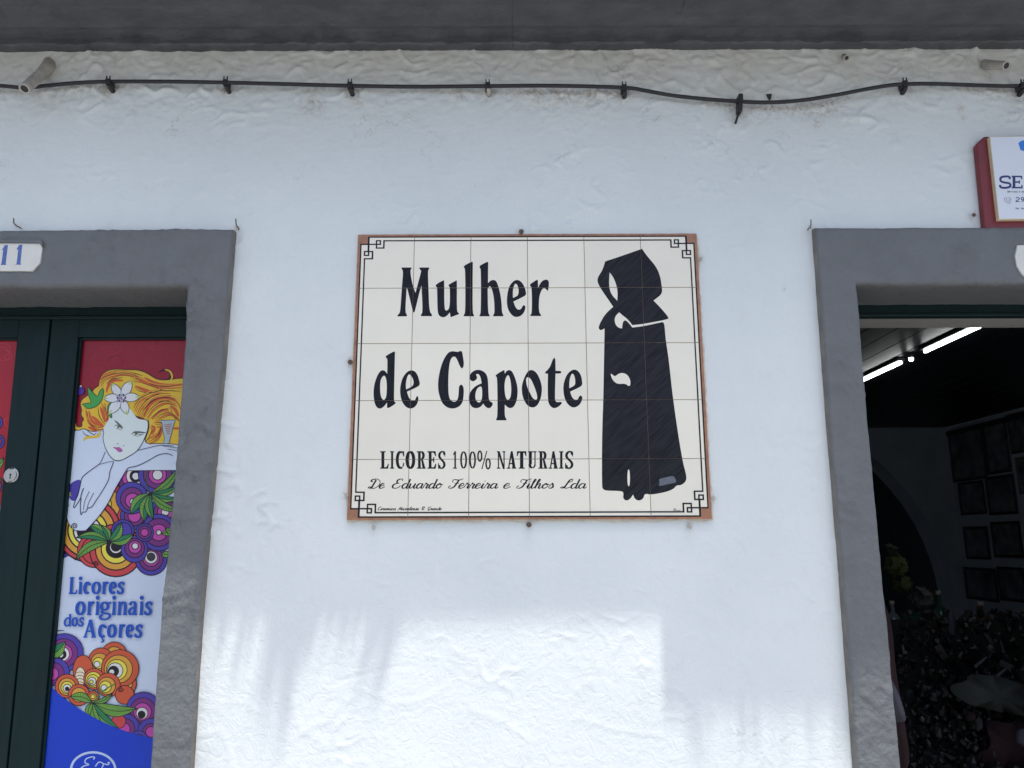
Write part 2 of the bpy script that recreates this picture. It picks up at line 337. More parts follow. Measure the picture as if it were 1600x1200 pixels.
def build_wall():
    step = 0.005
    x0, x1, z0, z1 = -1.75, 1.75, 1.0, ZE + 0.02
    xs = np.arange(x0, x1 + step / 2, step); zs = np.arange(z0, z1 + step, step)
    X, Z = np.meshgrid(xs, zs)
    Hh = plaster(X, Z)
    # a few long trowel ridges and cracks traced on the wall
    def ridge(pts, w, a):
        nonlocal Hh
        P = [xz(*p) for p in pts]; D = np.full(X.shape, 9.0)
        for (ax, az), (bx, bz) in zip(P, P[1:]):
            dx, dz = bx - ax, bz - az; t = np.clip(((X - ax) * dx + (Z - az) * dz) / (dx * dx + dz * dz), 0, 1)
            D = np.minimum(D, np.hypot(X - ax - t * dx, Z - az - t * dz))
        Hh = Hh + a * np.exp(-(D / w) ** 2)
    for pts, w, a in [(q_[0], q_[1], q_[2] * .6) for q_ in [([(310, 1148), (345, 1143), (355, 1160), (362, 1200)], .007, .0012), ([(480, 1100), (520, 1068), (600, 1045), (645, 1040)], .004, -.0012),
                      ([(668, 1025), (684, 1030), (687, 1060)], .006, .0011), ([(338, 1095), (380, 1098), (402, 1112)], .005, .0010),
                      ([(560, 1075), (620, 1100), (660, 1095), (700, 1070)], .006, .0009), ([(1240, 905), (1262, 925), (1256, 940)], .006, .0010),
                      ([(900, 1120), (960, 1140), (1030, 1150)], .007, .0011), ([(455, 1090), (470, 1140), (520, 1170)], .006, .0010),
                      ([(880, 1060), (905, 1085), (890, 1110)], .006, .0010), ([(985, 1030), (1010, 1060), (1005, 1095)], .006, .001),
                      ([(740, 1110), (790, 1130), (830, 1160)], .008, .001), ([(545, 120), (600, 118), (630, 112), (637, 100)], .004, -.0022)]]:
        ridge(pts, w, a)
    # blur of the junction with the sign: mortar squeezed out a little
    verts = np.stack([X.ravel(), -Hh.ravel(), Z.ravel()], 1)
    nx, nz = len(xs), len(zs); idx = np.arange(nx * nz).reshape(nz, nx)
    q = np.stack([idx[:-1, :-1], idx[:-1, 1:], idx[1:, 1:], idx[1:, :-1]], -1)
    cx = X[:-1, :-1] + step / 2; cz = Z[:-1, :-1] + step / 2
    zz = [p[1] for p in li]; 
    lin_x = np.interp(cz, [p[1] for p in liE], [p[0] for p in liE]) + 0.02
    rin_x = np.interp(cz, [p[1] for p in riE], [p[0] for p in riE]) - 0.02
    open_l = (cz < Z_IN + 0.02) & (cx < lin_x); open_r = (cz < Z_IN + 0.02) & (cx > rin_x)
    keep = ~(open_l | open_r)
    me = mesh_from_arrays('plaster_wall', verts, q[keep])
    # dirt: R stains, G grey-green tint growing towards the top, B cracks
    D = np.zeros((nz, nx, 4), np.float32); D[..., 3] = 1
    cp = catmull([(*xz(*p), 0) for p in CABLE], 4)
    cxs = np.array([p.x for p in cp]); czs = np.array([p.y for p in cp])
    zc = np.interp(X, cxs, czs); below = zc - Z
    n1 = perlin(X * 5, Z * 5 + 11); n2 = perlin(X * 14 + 3, Z * 22)
    D[..., 0] += np.clip(np.exp(-((below - 0.010) / 0.016) ** 2) * (0.55 + 1.1 * n1), 0, 0.8)
    D[..., 0] += np.clip(np.exp(-((below - 0.03) / 0.04) ** 2) * (0.15 + 1.3 * n1), 0, 0.6)
    for (px, py) in CLIPS + PIPE_BASES + [(1155, 165)]:
        ax, az = xz(px, py); dd = np.hypot((X - ax), (Z - az + 0.015) * 0.8); D[..., 0] += np.exp(-(dd / 0.024) ** 2) * 0.85
    for (px, py) in NAILS:
        ax, az = xz(px, py); dd = np.hypot((X - ax), (Z - az)); D[..., 0] += np.exp(-(dd / 0.009) ** 2) * 1.0
    for (px, py, r) in [(600, 92, .016), (590, 98, .014), (1275, 195, .012), (490, 165, .03), (560, 158, .02), (1500, 170, .012), (1505, 185, .008), (720, 150, .015), (880, 148, .02), (1225, 452, .004)]:
        ax, az = xz(px, py); dd = np.hypot(X - ax, Z - az); D[..., 0] += np.exp(-(dd / r) ** 2) * 0.7
    # rusty drip beside both surrounds and the sign edge
    D[..., 0] = np.clip(D[..., 0], 0, 1)
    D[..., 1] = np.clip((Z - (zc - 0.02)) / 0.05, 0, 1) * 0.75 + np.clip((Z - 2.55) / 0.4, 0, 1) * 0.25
    D[..., 2] = np.clip((Z - 2.6) / 0.2, 0, 1) * 0.45 + 0.08 + np.clip((1.45 - Z) / 0.1, 0, 1) * 0.15
    ca = me.color_attributes.new('dirt_tint', 'FLOAT_COLOR', 'POINT'); ca.data.foreach_set('color', D.ravel())
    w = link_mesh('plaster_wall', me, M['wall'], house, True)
    # the rest of the wall, beyond what the lens takes in
    bm = bmesh.new()
    def quad(a, b, c, d):
        bm.faces.new([bm.verts.new((a, 0, c)), bm.verts.new((b, 0, c)), bm.verts.new((b, 0, d)), bm.verts.new((a, 0, d))])
    quad(lo[0][0] - .01, ro[0][0] + .01, 0, z0)
    quad(-6, L_FAR - 0.05, 0, Z_TOP); quad(-6, x0, Z_TOP, ZE + .02)
    quad(R_FAR + 0.05, 6, 0, Z_TOP); quad(x1, 6, Z_TOP, ZE + .02)
    quad(L_FAR - .05, x0, Z_IN + .02, Z_TOP); quad(x1, R_FAR + .05, Z_IN + .02, Z_TOP)
    o = from_bm('plaster_wall', bm, M['wall'], house)
build_wall()

# eave: ledge against the wall, then the underside, then the front
bm = bmesh.new()
def strip(bm, prof, xa, xb, n, wob):
    rows = []
    for i in range(n + 1):
        x = xa + (xb - xa) * i / n
        rows.append([bm.verts.new((x, y, z + (wob * mnoise.noise(Vector((x * 11, k * 2.0, 0))) + wob * .5 * mnoise.noise(Vector((x * 37, k * 2.0, 5))) if 0 < k < 4 else 0))) for k, (y, z) in enumerate(prof)])
    for a, b in zip(rows, rows[1:]):
        for k in range(len(prof) - 1): bm.faces.new((a[k], b[k], b[k + 1], a[k + 1]))
X_STEP = xz(1040, 985)[0] + 0.237 * 0.36
E1 = 0.360; E2 = E1 + 0.050  # unseen step added: the deeper eave on the right casts the lower shadow
bm.free(); xa_ = -6
for xb_, sg_ in ((xz(801, 40)[0], 760), (6, 700)):
    bm = bmesh.new()
    strip(bm, [(0.01, ZE + .0), (-0.028, ZE), (-0.033, ZE + .003), (-0.034, ZE + .017), (-0.07, ZE + .019), (-0.085, ZE + .0165), (-0.10, ZE + .018), (-0.16, ZE + .023), (-0.22, ZE + .020), (-E1, ZE + .018)], xa_ + .0005, xb_ - .0005, sg_, 0.0100)
    from_bm('eave_section', bm, M['eave'], house, False); xa_ = xb_
bm = bmesh.new()
box(bm, -6, X_STEP, -E1, 0.4, ZE + .030, ZE + .19); box(bm, X_STEP, 6, -E2, 0.4, ZE + .0195, ZE + .19)
from_bm('eave_slab', bm, M['eave'], house)

# ------------------------------------------------------------------ door frames and the room
bm = bmesh.new()
# green head frame of both doors, front face at y .146
YF = 0.146
zf0 = PY(1450, 495, YF).z
bm.free()
for (a, b) in ((L_FAR - .02, li[-1][0] + .03), (ri[-1][0] - .03, R_FAR + .02)):
    bm = bmesh.new()
    box(bm, a, b, YF, YF + .03, zf0 + .010, Z_IN + .03, .002)
    box(bm, a, b, YF - .006, YF + .02, zf0 + .0, zf0 + .0098, .002)
    from_bm('door_frame', bm, M['green'], house)
M['inner'] = mat('grey limewash', (0.30, 0.29, 0.28), 0.8, var=0.15, scale=8)
yb_s = PZ(1450, 513, zf0).y
bm = bmesh.new()
box(bm, ri[-1][0] - .06, R_FAR + .05, YF + .031, yb_s, zf0 + .0015, zf0 + .35)
from_bm('inner_lintel', bm, M['inner'], house)

RX = 4.5; RZ = 2.9
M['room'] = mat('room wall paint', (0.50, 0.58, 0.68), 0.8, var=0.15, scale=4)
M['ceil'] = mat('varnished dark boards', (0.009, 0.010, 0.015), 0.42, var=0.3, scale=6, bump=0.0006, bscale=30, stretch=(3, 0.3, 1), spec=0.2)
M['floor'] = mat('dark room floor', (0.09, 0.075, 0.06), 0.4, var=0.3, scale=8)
YB = PZ(1480, 668, RZ).y; RX = PZ(1480, 668, RZ).x
bm = bmesh.new(); Y0 = yb_s
# back wall with an arched opening
arch_px = [(1340, 700), (1362, 713), (1385, 733), (1410, 760), (1432, 787), (1450, 815), (1464, 842), (1475, 870), (1484, 898), (1490, 925), (1494, 955), (1495, 985)]
ar = [xz(p[0], p[1], YB) for p in arch_px]; xc = ar[0][0] - 0.05; ztopa = ar[0][1]
right = ar + [(ar[-1][0] + 0.01, 0.0)]
left = [(2 * xc - x, z) for x, z in right]
LX = 0.4
outline = [(RX, 0), (RX, RZ), (LX, RZ), (LX, 0)] + [p for p in left[::-1] if True] + right
vs = [bm.verts.new((x, YB, z)) for x, z in [(RX, 0), (RX, RZ), (LX, RZ), (LX, 0)]]
lv = [bm.verts.new((x, YB, z)) for x, z in left]; rv = [bm.verts.new((x, YB, z)) for x, z in right]
bm.faces.new([vs[0], vs[1]] + rv); bm.faces.new([vs[2], vs[3]] + lv[::-1]); bm.faces.new([vs[1], vs[2], lv[0], rv[0]])
lv2 = [bm.verts.new((v.co.x, YB + .3, v.co.z)) for v in lv]; rv2 = [bm.verts.new((v.co.x, YB + .3, v.co.z)) for v in rv]
for a, b in ((lv, lv2), (rv, rv2)):
    for i in range(len(a) - 1): bm.faces.new((a[i], a[i + 1], b[i + 1], b[i]))
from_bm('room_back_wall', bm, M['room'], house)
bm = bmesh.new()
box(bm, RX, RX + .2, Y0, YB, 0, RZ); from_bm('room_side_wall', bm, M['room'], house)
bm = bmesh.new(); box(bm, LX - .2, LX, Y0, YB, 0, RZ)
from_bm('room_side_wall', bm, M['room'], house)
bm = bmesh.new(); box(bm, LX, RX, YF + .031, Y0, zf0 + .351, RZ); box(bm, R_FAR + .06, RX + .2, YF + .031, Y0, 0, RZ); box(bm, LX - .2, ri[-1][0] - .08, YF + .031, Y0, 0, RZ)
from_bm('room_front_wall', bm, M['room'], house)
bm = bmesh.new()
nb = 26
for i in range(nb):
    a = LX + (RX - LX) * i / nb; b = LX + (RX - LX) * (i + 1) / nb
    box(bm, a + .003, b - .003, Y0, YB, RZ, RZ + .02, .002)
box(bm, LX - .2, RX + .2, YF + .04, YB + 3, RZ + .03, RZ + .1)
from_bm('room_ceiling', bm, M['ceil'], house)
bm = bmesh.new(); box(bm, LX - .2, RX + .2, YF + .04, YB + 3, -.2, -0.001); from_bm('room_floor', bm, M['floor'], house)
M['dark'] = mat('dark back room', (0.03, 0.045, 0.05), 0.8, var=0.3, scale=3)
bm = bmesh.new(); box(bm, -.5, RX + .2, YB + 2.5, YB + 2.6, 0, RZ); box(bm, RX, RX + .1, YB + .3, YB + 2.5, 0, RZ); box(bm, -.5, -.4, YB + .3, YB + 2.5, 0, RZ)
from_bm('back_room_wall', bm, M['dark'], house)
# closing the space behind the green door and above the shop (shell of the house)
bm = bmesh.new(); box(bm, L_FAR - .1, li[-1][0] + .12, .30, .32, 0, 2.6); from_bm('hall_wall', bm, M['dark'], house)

# ------------------------------------------------------------------ ground
M['paving'] = mat('pale basalt and limestone paving', (0.36, 0.365, 0.36), 0.8, var=0.25, scale=6, bump=0.004, bscale=30)
M['road'] = mat('grey cobbled street', (0.26, 0.265, 0.26), 0.8, var=0.4, scale=4, bump=0.006, bscale=20)
bm = bmesh.new(); box(bm, -40, 40, -1.5, -0.001, -.14, -0.0005, .01); tag(from_bm('pavement', bm, M['paving']), kind='structure')
bm = bmesh.new(); s = 400; bm.faces.new([bm.verts.new(v) for v in ((-s, -s, -.13), (s, -s, -.13), (s, s, -.13), (-s, s, -.13))])
tag(from_bm('ground', bm, M['road']), kind='structure')

# ------------------------------------------------------------------ flat print: a small painter's toolbox
def chaikin(pts, it=2):
    """pts: (x, y) smooth or (x, y, 1) corner; closed"""
    P = [(p[0], p[1], len(p) > 2) for p in pts]
    for _ in range(it):
        Q = []; n = len(P)
        for i in range(n):
            a, b, c = P[i - 1], P[i], P[(i + 1) % n]
            if b[2]: Q.append(b); continue
            Q.append((b[0] * .75 + a[0] * .25, b[1] * .75 + a[1] * .25, False)); Q.append((b[0] * .75 + c[0] * .25, b[1] * .75 + c[1] * .25, False))
        P = Q
    return [(p[0], p[1]) for p in P]
def tri_poly(outer, holes=()):
    loops = [[Vector((p[0], p[1], 0)) for p in outer]] + [[Vector((p[0], p[1], 0)) for p in h] for h in holes]
    flat = [p for l in loops for p in l]
    return [[(flat[i].x, flat[i].y) for i in t] for t in tessellate_polygon(loops)]
def clip_convex(poly, clip):
    """Sutherland-Hodgman; clip = convex polygon, any orientation"""
    area = sum(clip[i - 1][0] * clip[i][1] - clip[i][0] * clip[i - 1][1] for i in range(len(clip)))
    if area < 0: clip = clip[::-1]
    out = poly
    for i in range(len(clip)):
        (ax, ay), (bx, by) = clip[i - 1], clip[i]
        inp = out; out = []
        if not inp: return []
        def side(p): return (bx - ax) * (p[1] - ay) - (by - ay) * (p[0] - ax)
        for j in range(len(inp)):
            p, q = inp[j - 1], inp[j]; sp, sq = side(p), side(q)
            if (sp >= 0) != (sq >= 0):
                t = sp / (sp - sq); out.append((p[0] + (q[0] - p[0]) * t, p[1] + (q[1] - p[1]) * t))
            if sq >= 0: out.append(q)
    return out
def ribbon(pts, w, closed=False):
    """pts (x, y); w number or list; returns convex quads"""
    n = len(pts); L = []; Rr = []
    for i in range(n):
        if closed: a, b = pts[i - 1], pts[(i + 1) % n]
        else: a, b = pts[max(i - 1, 0)], pts[min(i + 1, n - 1)]
        dx, dy = b[0] - a[0], b[1] - a[1]; l = math.hypot(dx, dy) or 1
        ww = (w[i] if isinstance(w, (list, tuple)) else w) / 2
        L.append((pts[i][0] - dy / l * ww, pts[i][1] + dx / l * ww)); Rr.append((pts[i][0] + dy / l * ww, pts[i][1] - dx / l * ww))
    out = []
    for i in range(n if closed else n - 1):
        j = (i + 1) % n; out.append([L[i], L[j], Rr[j], Rr[i]])
    return out
class Print:
    """collects flat coloured faces in picture units, painted back to front"""
    def __init__(s, clip=None): s.f = []; s.layer = 0; s.clip = clip
    def add(s, polys, col, newlayer=True):
        if newlayer: s.layer += 1
        for p in polys:
            if s.clip: p = clip_convex(p, s.clip)
            if len(p) >= 3: s.f.append((p, col, s.layer))
    def poly(s, pts, col, ow=0, oc=(25, 15, 30), smooth=True, holes=(), it=2):
        P = chaikin(pts, it) if smooth else [(p[0], p[1]) for p in pts]
        H = [chaikin(h, it) if smooth else [(p[0], p[1]) for p in h] for h in holes]
        s.add(tri_poly(P, H), col)
        if ow: s.add(ribbon(P, ow, True), oc)
    def disc(s, x, y, r, col, ow=0, oc=(25, 15, 30), ry=None, n=28):
        ry = ry or r; P = [(x + r * math.cos(2 * math.pi * k / n), y + ry * math.sin(2 * math.pi * k / n)) for k in range(n)]
        s.add([P], col)
        if ow: s.add(ribbon(P, ow, True), oc)
    def stroke(s, pts, w, col, smooth=4, newlayer=True, taper=False):
        P = [(p.x, p.y) for p in catmull([(p[0], p[1], 0) for p in pts], smooth)] if smooth and len(pts) > 2 else list(pts)
        if taper: n = len(P); w = [w * (0.25 + 0.75 * math.sin(math.pi * (i + .3) / (n + .0))) for i in range(n)]
        s.add(ribbon(P, w), col, newlayer)
    def build(s, name, material, parent, place, dl=1.0e-5, cols=True):
        V = []; F = []; C = []
        for p, c, l in s.f:
            # orientation towards the street (-y)
            pts = [place(q[0], q[1], l * dl) for q in p]
            F.append(list(range(len(V), len(V) + len(pts)))); V += pts; C.append(c)
        me = bpy.data.meshes.new(name); me.from_pydata([tuple(v) for v in V], [], F)
        if cols:
            ca = me.color_attributes.new('Col', 'FLOAT_COLOR', 'CORNER'); arr = []
            for c, f in zip(C, F):
                lc = lin(c)
                for _ in f: arr += [lc[0], lc[1], lc[2], 1.0]
            ca.data.foreach_set('color', arr)
        me.update()
        bm = bmesh.new(); bm.from_mesh(me)
        for f in bm.faces:
            if f.normal.y > 0: f.normal_flip()
        bm.to_mesh(me); bm.free()
        return link_mesh(name, me, material, parent)

# ------------------------------------------------------------------ THE TILE SIGN
a = xz(560.2, 367.8); b = xz(544.0, 811.9); c = xz(1087.8, 368.5); d = xz(1110.2, 812.5)
SX0 = (a[0] + b[0]) / 2; SX1 = (c[0] + d[0]) / 2; SZ1 = (a[1] + c[1]) / 2; SZ0 = (b[1] + d[1]) / 2
YT = -0.011
def onto(px, py, y=YT): return xz(px, py, y)
tx0, tz1 = SX0 + .001, SZ1; TW = (SX1 - SX0) / 6; TH = (SZ1 - SZ0) / 5
print('sign', SX0, SX1, SZ0, SZ1, 'tile', TW, TH, 'eave', ZE, 'roomback', YB, RX, 'top', Z_TOP, Z_IN, 'lo', lo, 'ro', ro)
sign = empty('tile_sign', ((SX0 + SX1) / 2, 0, SZ0))
tag(sign, 'cream glazed tile sign reading Mulher de Capote with a black cloaked figure', 'sign')
bm = bmesh.new()
n = 60; loop = []
def jag(t, s): return 0.0035 + 0.0035 * mnoise.noise(Vector((t * 60, s * 7.7, 0))) + 0.002 * mnoise.noise(Vector((t * 190, s * 3.3, 2)))
for i in range(n): t = i / n; loop.append((SX0 + (SX1 - SX0) * t, SZ0 - jag(t, 1)))
for i in range(n): t = i / n; loop.append((SX1 + jag(t, 2), SZ0 + (SZ1 - SZ0) * t))
for i in range(n): t = i / n; loop.append((SX1 - (SX1 - SX0) * t, SZ1 + jag(t, 3) * .7))
for i in range(n): t = i / n; loop.append((SX0 - jag(t, 4) * .6, SZ1 - (SZ1 - SZ0) * t))
fv = [bm.verts.new((x, YT + .0045, z)) for x, z in loop]; bv = [bm.verts.new((x, .006, z)) for x, z in loop]
bm.faces.new(fv)
for i in range(len(loop)): bm.faces.new((fv[i - 1], fv[i], bv[i], bv[i - 1]))
from_bm('mortar_bed', bm, M['mortar'], sign)
bm = bmesh.new(); box(bm, SX0 + .001, SX1 - .001, YT + .0016, YT + .004, SZ0 + .001, SZ1 - .001)
from_bm('grout', bm, M['grout'], sign)
G = 0.0007
bm = bmesh.new(); hw, hh = TW / 2 - G, TH / 2 - G
ring0 = [(-hw, -hh), (hw, -hh), (hw, hh), (-hw, hh)]; ring1 = [(x * (1 - .0006 / hw), z * (1 - .0006 / hh)) for x, z in ring0]
A = [bm.verts.new((x, .008, z)) for x, z in ring0]; B = [bm.verts.new((x, .0008, z)) for x, z in ring0]; Cc = [bm.verts.new((x, 0, z)) for x, z in ring1]
bm.faces.new(Cc)
for r1, r2 in ((A, B), (B, Cc)):
    for i in range(4): bm.faces.new((r1[i - 1], r1[i], r2[i], r2[i - 1]))
bmesh.ops.recalc_face_normals(bm, faces=bm.faces)
tile_me = bpy.data.meshes.new('tile'); bm.to_mesh(tile_me); bm.free(); tile_me.materials.append(M['tile'])
# every tile its own faint tone
nt = M['tile'].node_tree; oi = nt.nodes.new('ShaderNodeObjectInfo'); hs = nt.nodes.new('ShaderNodeHueSaturation')
mr = nt.nodes.new('ShaderNodeMapRange'); mr.inputs[3].default_value = 0.95; mr.inputs[4].default_value = 1.02; nt.links.new(oi.outputs['Random'], mr.inputs[0]); nt.links.new(mr.outputs[0], hs.inputs['Value'])
bsdf = nt.nodes['Principled BSDF']; srcs = bsdf.inputs['Base Color'].links[0].from_socket; nt.links.new(srcs, hs.inputs['Color']); nt.links.new(hs.outputs[0], bsdf.inputs['Base Color'])
RECTS = []
for r in range(5):
    for cidx in range(6):
        o = bpy.data.objects.new('tile', tile_me); COL.objects.link(o); o.parent = sign; o.matrix_parent_inverse = Matrix.Translation(sign.location).inverted()
        cx, cz = SX0 + TW * (cidx + .5), SZ1 - TH * (r + .5)
        o.location = (cx, YT, cz)
        ex, ez = hw + .00018, hh + .00018; RECTS.append([(cx - ex, cz - ez), (cx + ex, cz - ez), (cx + ex, cz + ez), (cx - ex, cz + ez)])
def tiled(pr, name, material, dl=1.2e-5, off=1.2e-4):
    """cut a painted layer at the tile joints and lay it on the glaze"""
    q = Print(); 
    for p, c, l in pr.f:
        xs = [v[0] for v in p]; zs = [v[1] for v in p]
        for rc in RECTS:
            if max(xs) < rc[0][0] or min(xs) > rc[1][0] or max(zs) < rc[0][1] or min(zs) > rc[2][1]: continue
            k = clip_convex(p, rc)
            if len(k) >= 3: q.f.append((k, c, l))
    return q.build(name, material, sign, lambda x, z, l: (x, YT - off - l, z), dl, cols=False)
K = (0, 0, 0)
def T(ox, oz, sc, pts):   # zoomed tracing -> sign plane
    out = []
    for p in pts:
        x, z = onto(ox + p[0] / sc, oz + p[1] / sc); out.append((x, z, 1) if len(p) > 2 else (x, z))
    return out
big = Print()
def glyph(ox, oz, outer, *holes, sc=10.0):
    big.layer = 0
    big.poly(T(ox, oz, sc, outer), K, holes=[T(ox, oz, sc, h) for h in holes])
glyph(615, 400, [(122, 180, 1), (280, 180, 1), (280, 198), (256, 232), (300, 470), (343, 575, 1), (370, 470), (432, 240), (428, 228), (403, 200), (403, 180, 1), (558, 180, 1), (555, 200), (535, 235), (545, 500), (558, 860), (600, 915), (600, 940, 1), (425, 940, 1), (428, 915), (455, 880), (440, 540), (436, 460, 1), (405, 560), (335, 860), (318, 890), (298, 860), (228, 560), (205, 485, 1), (200, 560), (182, 880), (210, 915), (208, 942, 1), (60, 945, 1), (60, 925), (100, 890), (112, 750), (130, 480), (150, 235), (128, 205)])
glyph(615, 400, [(655, 460), (690, 425), (785, 378, 1), (791, 388), (792, 820), (822, 862), (878, 820), (882, 495), (858, 465), (862, 445), (985, 380, 1), (990, 390), (988, 840), (1003, 880), (1028, 905, 1), (900, 955), (890, 955, 1), (878, 880, 1), (845, 925), (800, 955), (760, 958), (710, 935), (685, 870), (680, 500), (672, 485), (655, 470)])
glyph(615, 400, [(1095, 160), (1130, 135), (1225, 88), (1238, 98, 1), (1232, 880), (1258, 925), (1255, 942, 1), (1095, 942, 1), (1095, 925), (1122, 880), (1120, 210), (1100, 180)])
glyph(735, 400, [(138, 165), (165, 140), (262, 90), (278, 98, 1), (275, 425, 1), (310, 388), (355, 372), (400, 385), (430, 450), (470, 600), (488, 740), (492, 880), (518, 925), (512, 942, 1), (355, 942, 1), (355, 925), (378, 890), (372, 700), (350, 560), (320, 480), (298, 468), (270, 510, 1), (275, 880), (300, 925), (298, 942, 1), (142, 942, 1), (142, 925), (165, 890), (165, 215), (150, 190)])
glyph(735, 400, [(672, 712, 1), (850, 625), (870, 600), (868, 560), (845, 480), (800, 405), (740, 370), (680, 385), (620, 450), (585, 540), (568, 680), (575, 790), (610, 880), (670, 945), (730, 957), (800, 930), (845, 870), (862, 800), (850, 775), (830, 768), (812, 785), (800, 820), (765, 842), (725, 830), (695, 780)],
      [(665, 655, 1), (662, 560), (675, 480), (700, 425), (730, 445), (750, 500), (755, 560), (745, 610), (720, 632)])
glyph(735, 400, [(928, 450), (940, 435), (1045, 368, 1), (1055, 375), (1058, 500, 1), (1080, 450), (1115, 395), (1160, 370), (1205, 370), (1225, 400), (1228, 440), (1218, 520), (1208, 548, 1), (1180, 515), (1150, 498), (1115, 525), (1085, 600), (1070, 690), (1070, 870), (1105, 925), (1105, 938, 1), (935, 938, 1), (935, 925), (962, 890), (960, 500), (935, 468)])
glyph(570, 540, [(320, 175), (345, 150), (455, 90), (472, 98, 1), (465, 400), (455, 850), (460, 875), (485, 888), (480, 905), (420, 950), (365, 978), (348, 970, 1), (348, 890, 1), (310, 940), (270, 975), (235, 987), (190, 970), (155, 910), (138, 800), (135, 720), (150, 600), (185, 490), (230, 410), (270, 383), (310, 390), (350, 440, 1), (355, 215), (340, 195)],
      [(300, 458), (330, 500), (345, 600), (342, 740), (330, 820), (300, 855), (265, 830), (242, 750), (238, 620), (250, 520)])
glyph(570, 540, [(658, 720, 1), (840, 640), (862, 600), (855, 560), (830, 470), (790, 405), (740, 385), (680, 395), (620, 455), (580, 530), (555, 640), (550, 720), (565, 830), (600, 910), (650, 965), (710, 987), (770, 970), (815, 920), (835, 860), (838, 810), (825, 788), (805, 800), (790, 850), (745, 865), (705, 840), (675, 780)],
      [(645, 685, 1), (640, 600), (655, 510), (685, 445), (710, 455), (745, 500), (765, 570), (755, 620), (720, 650)])
glyph(680, 540, [(400, 83), (422, 95), (435, 180), (450, 270), (440, 340), (415, 360), (390, 330), (360, 260), (330, 190), (295, 166), (255, 190), (230, 250), (215, 350), (205, 500), (205, 720), (220, 820), (250, 865), (300, 882), (345, 860), (365, 780), (370, 660), (378, 625), (405, 606), (432, 625), (448, 680), (445, 780), (430, 880), (390, 940), (330, 975), (260, 987), (180, 965), (110, 900), (70, 800), (45, 680), (45, 560), (65, 430), (95, 310), (140, 200), (200, 110), (260, 86), (310, 92), (355, 100), (385, 85)])
glyph(680, 540, [(535, 490), (550, 440), (600, 395), (660, 376), (730, 388), (790, 430), (820, 500), (828, 600), (835, 800), (845, 860), (870, 880), (897, 890), (900, 920), (870, 970), (825, 982), (780, 950), (750, 905, 1), (710, 960), (640, 982), (580, 965), (540, 910), (522, 830), (530, 760), (570, 690), (640, 625), (725, 590, 1), (715, 520), (695, 460), (665, 440), (633, 450), (657, 490), (650, 520), (620, 550), (580, 560), (545, 535)],
      [(722, 628), (735, 700), (732, 830), (710, 880), (680, 892), (645, 870), (625, 820), (630, 730), (660, 660)])
glyph(680, 540, [(942, 470), (970, 440), (1065, 385), (1082, 385, 1), (1088, 440, 1), (1110, 400), (1155, 378), (1200, 400), (1235, 470), (1270, 570), (1290, 680), (1285, 800), (1260, 900), (1220, 965), (1170, 980), (1125, 960), (1088, 920, 1), (1085, 1100), (1115, 1150), (1110, 1168, 1), (955, 1168, 1), (950, 1150), (975, 1110), (970, 490), (945, 485)],
      [(1130, 458), (1155, 470), (1180, 560), (1190, 680), (1182, 800), (1150, 848), (1120, 848), (1092, 780), (1080, 640), (1095, 520)])
glyph(770, 540, [(600, 376), (660, 400), (710, 465), (750, 560), (770, 660), (760, 780), (730, 880), (680, 950), (620, 972), (550, 945), (500, 880), (460, 780), (450, 660), (470, 560), (510, 460), (550, 400)],
      [(545, 486), (585, 510), (620, 570), (660, 670), (690, 760), (697, 830), (670, 852), (625, 825), (590, 760), (550, 680), (525, 600), (518, 520)])
glyph(770, 540, [(960, 188), (978, 205), (980, 300), (982, 395, 1), (1060, 395), (1072, 415), (1060, 437), (980, 437, 1), (975, 600), (970, 820), (980, 870), (1010, 885), (1050, 878), (1082, 885), (1075, 910), (1020, 960), (960, 982), (910, 960), (870, 900), (860, 820), (858, 600), (862, 440, 1), (820, 437), (813, 420), (850, 385), (890, 340), (910, 290), (935, 220)])
glyph(770, 540, [(1208, 720, 1), (1380, 640), (1400, 600), (1395, 560), (1385, 480), (1340, 400), (1280, 370), (1220, 390), (1160, 450), (1120, 540), (1100, 640), (1105, 740), (1130, 850), (1180, 930), (1250, 972), (1320, 955), (1375, 900), (1400, 830), (1395, 795), (1370, 776), (1345, 800), (1330, 840), (1300, 855), (1260, 835), (1230, 790)],
      [(1195, 665, 1), (1195, 580), (1205, 500), (1235, 433), (1265, 450), (1285, 510), (1290, 580), (1280, 620), (1240, 645)])

# --- stroke lettering shared by the smaller lines
def arc(cx, cy, rx, ry, a0, a1, n=14):
    return [(cx + rx * math.cos(R(a0 + (a1 - a0) * i / n)), cy + ry * math.sin(R(a0 + (a1 - a0) * i / n))) for i in range(n + 1)]
def sl_(pts, w): return ('s', pts, w)
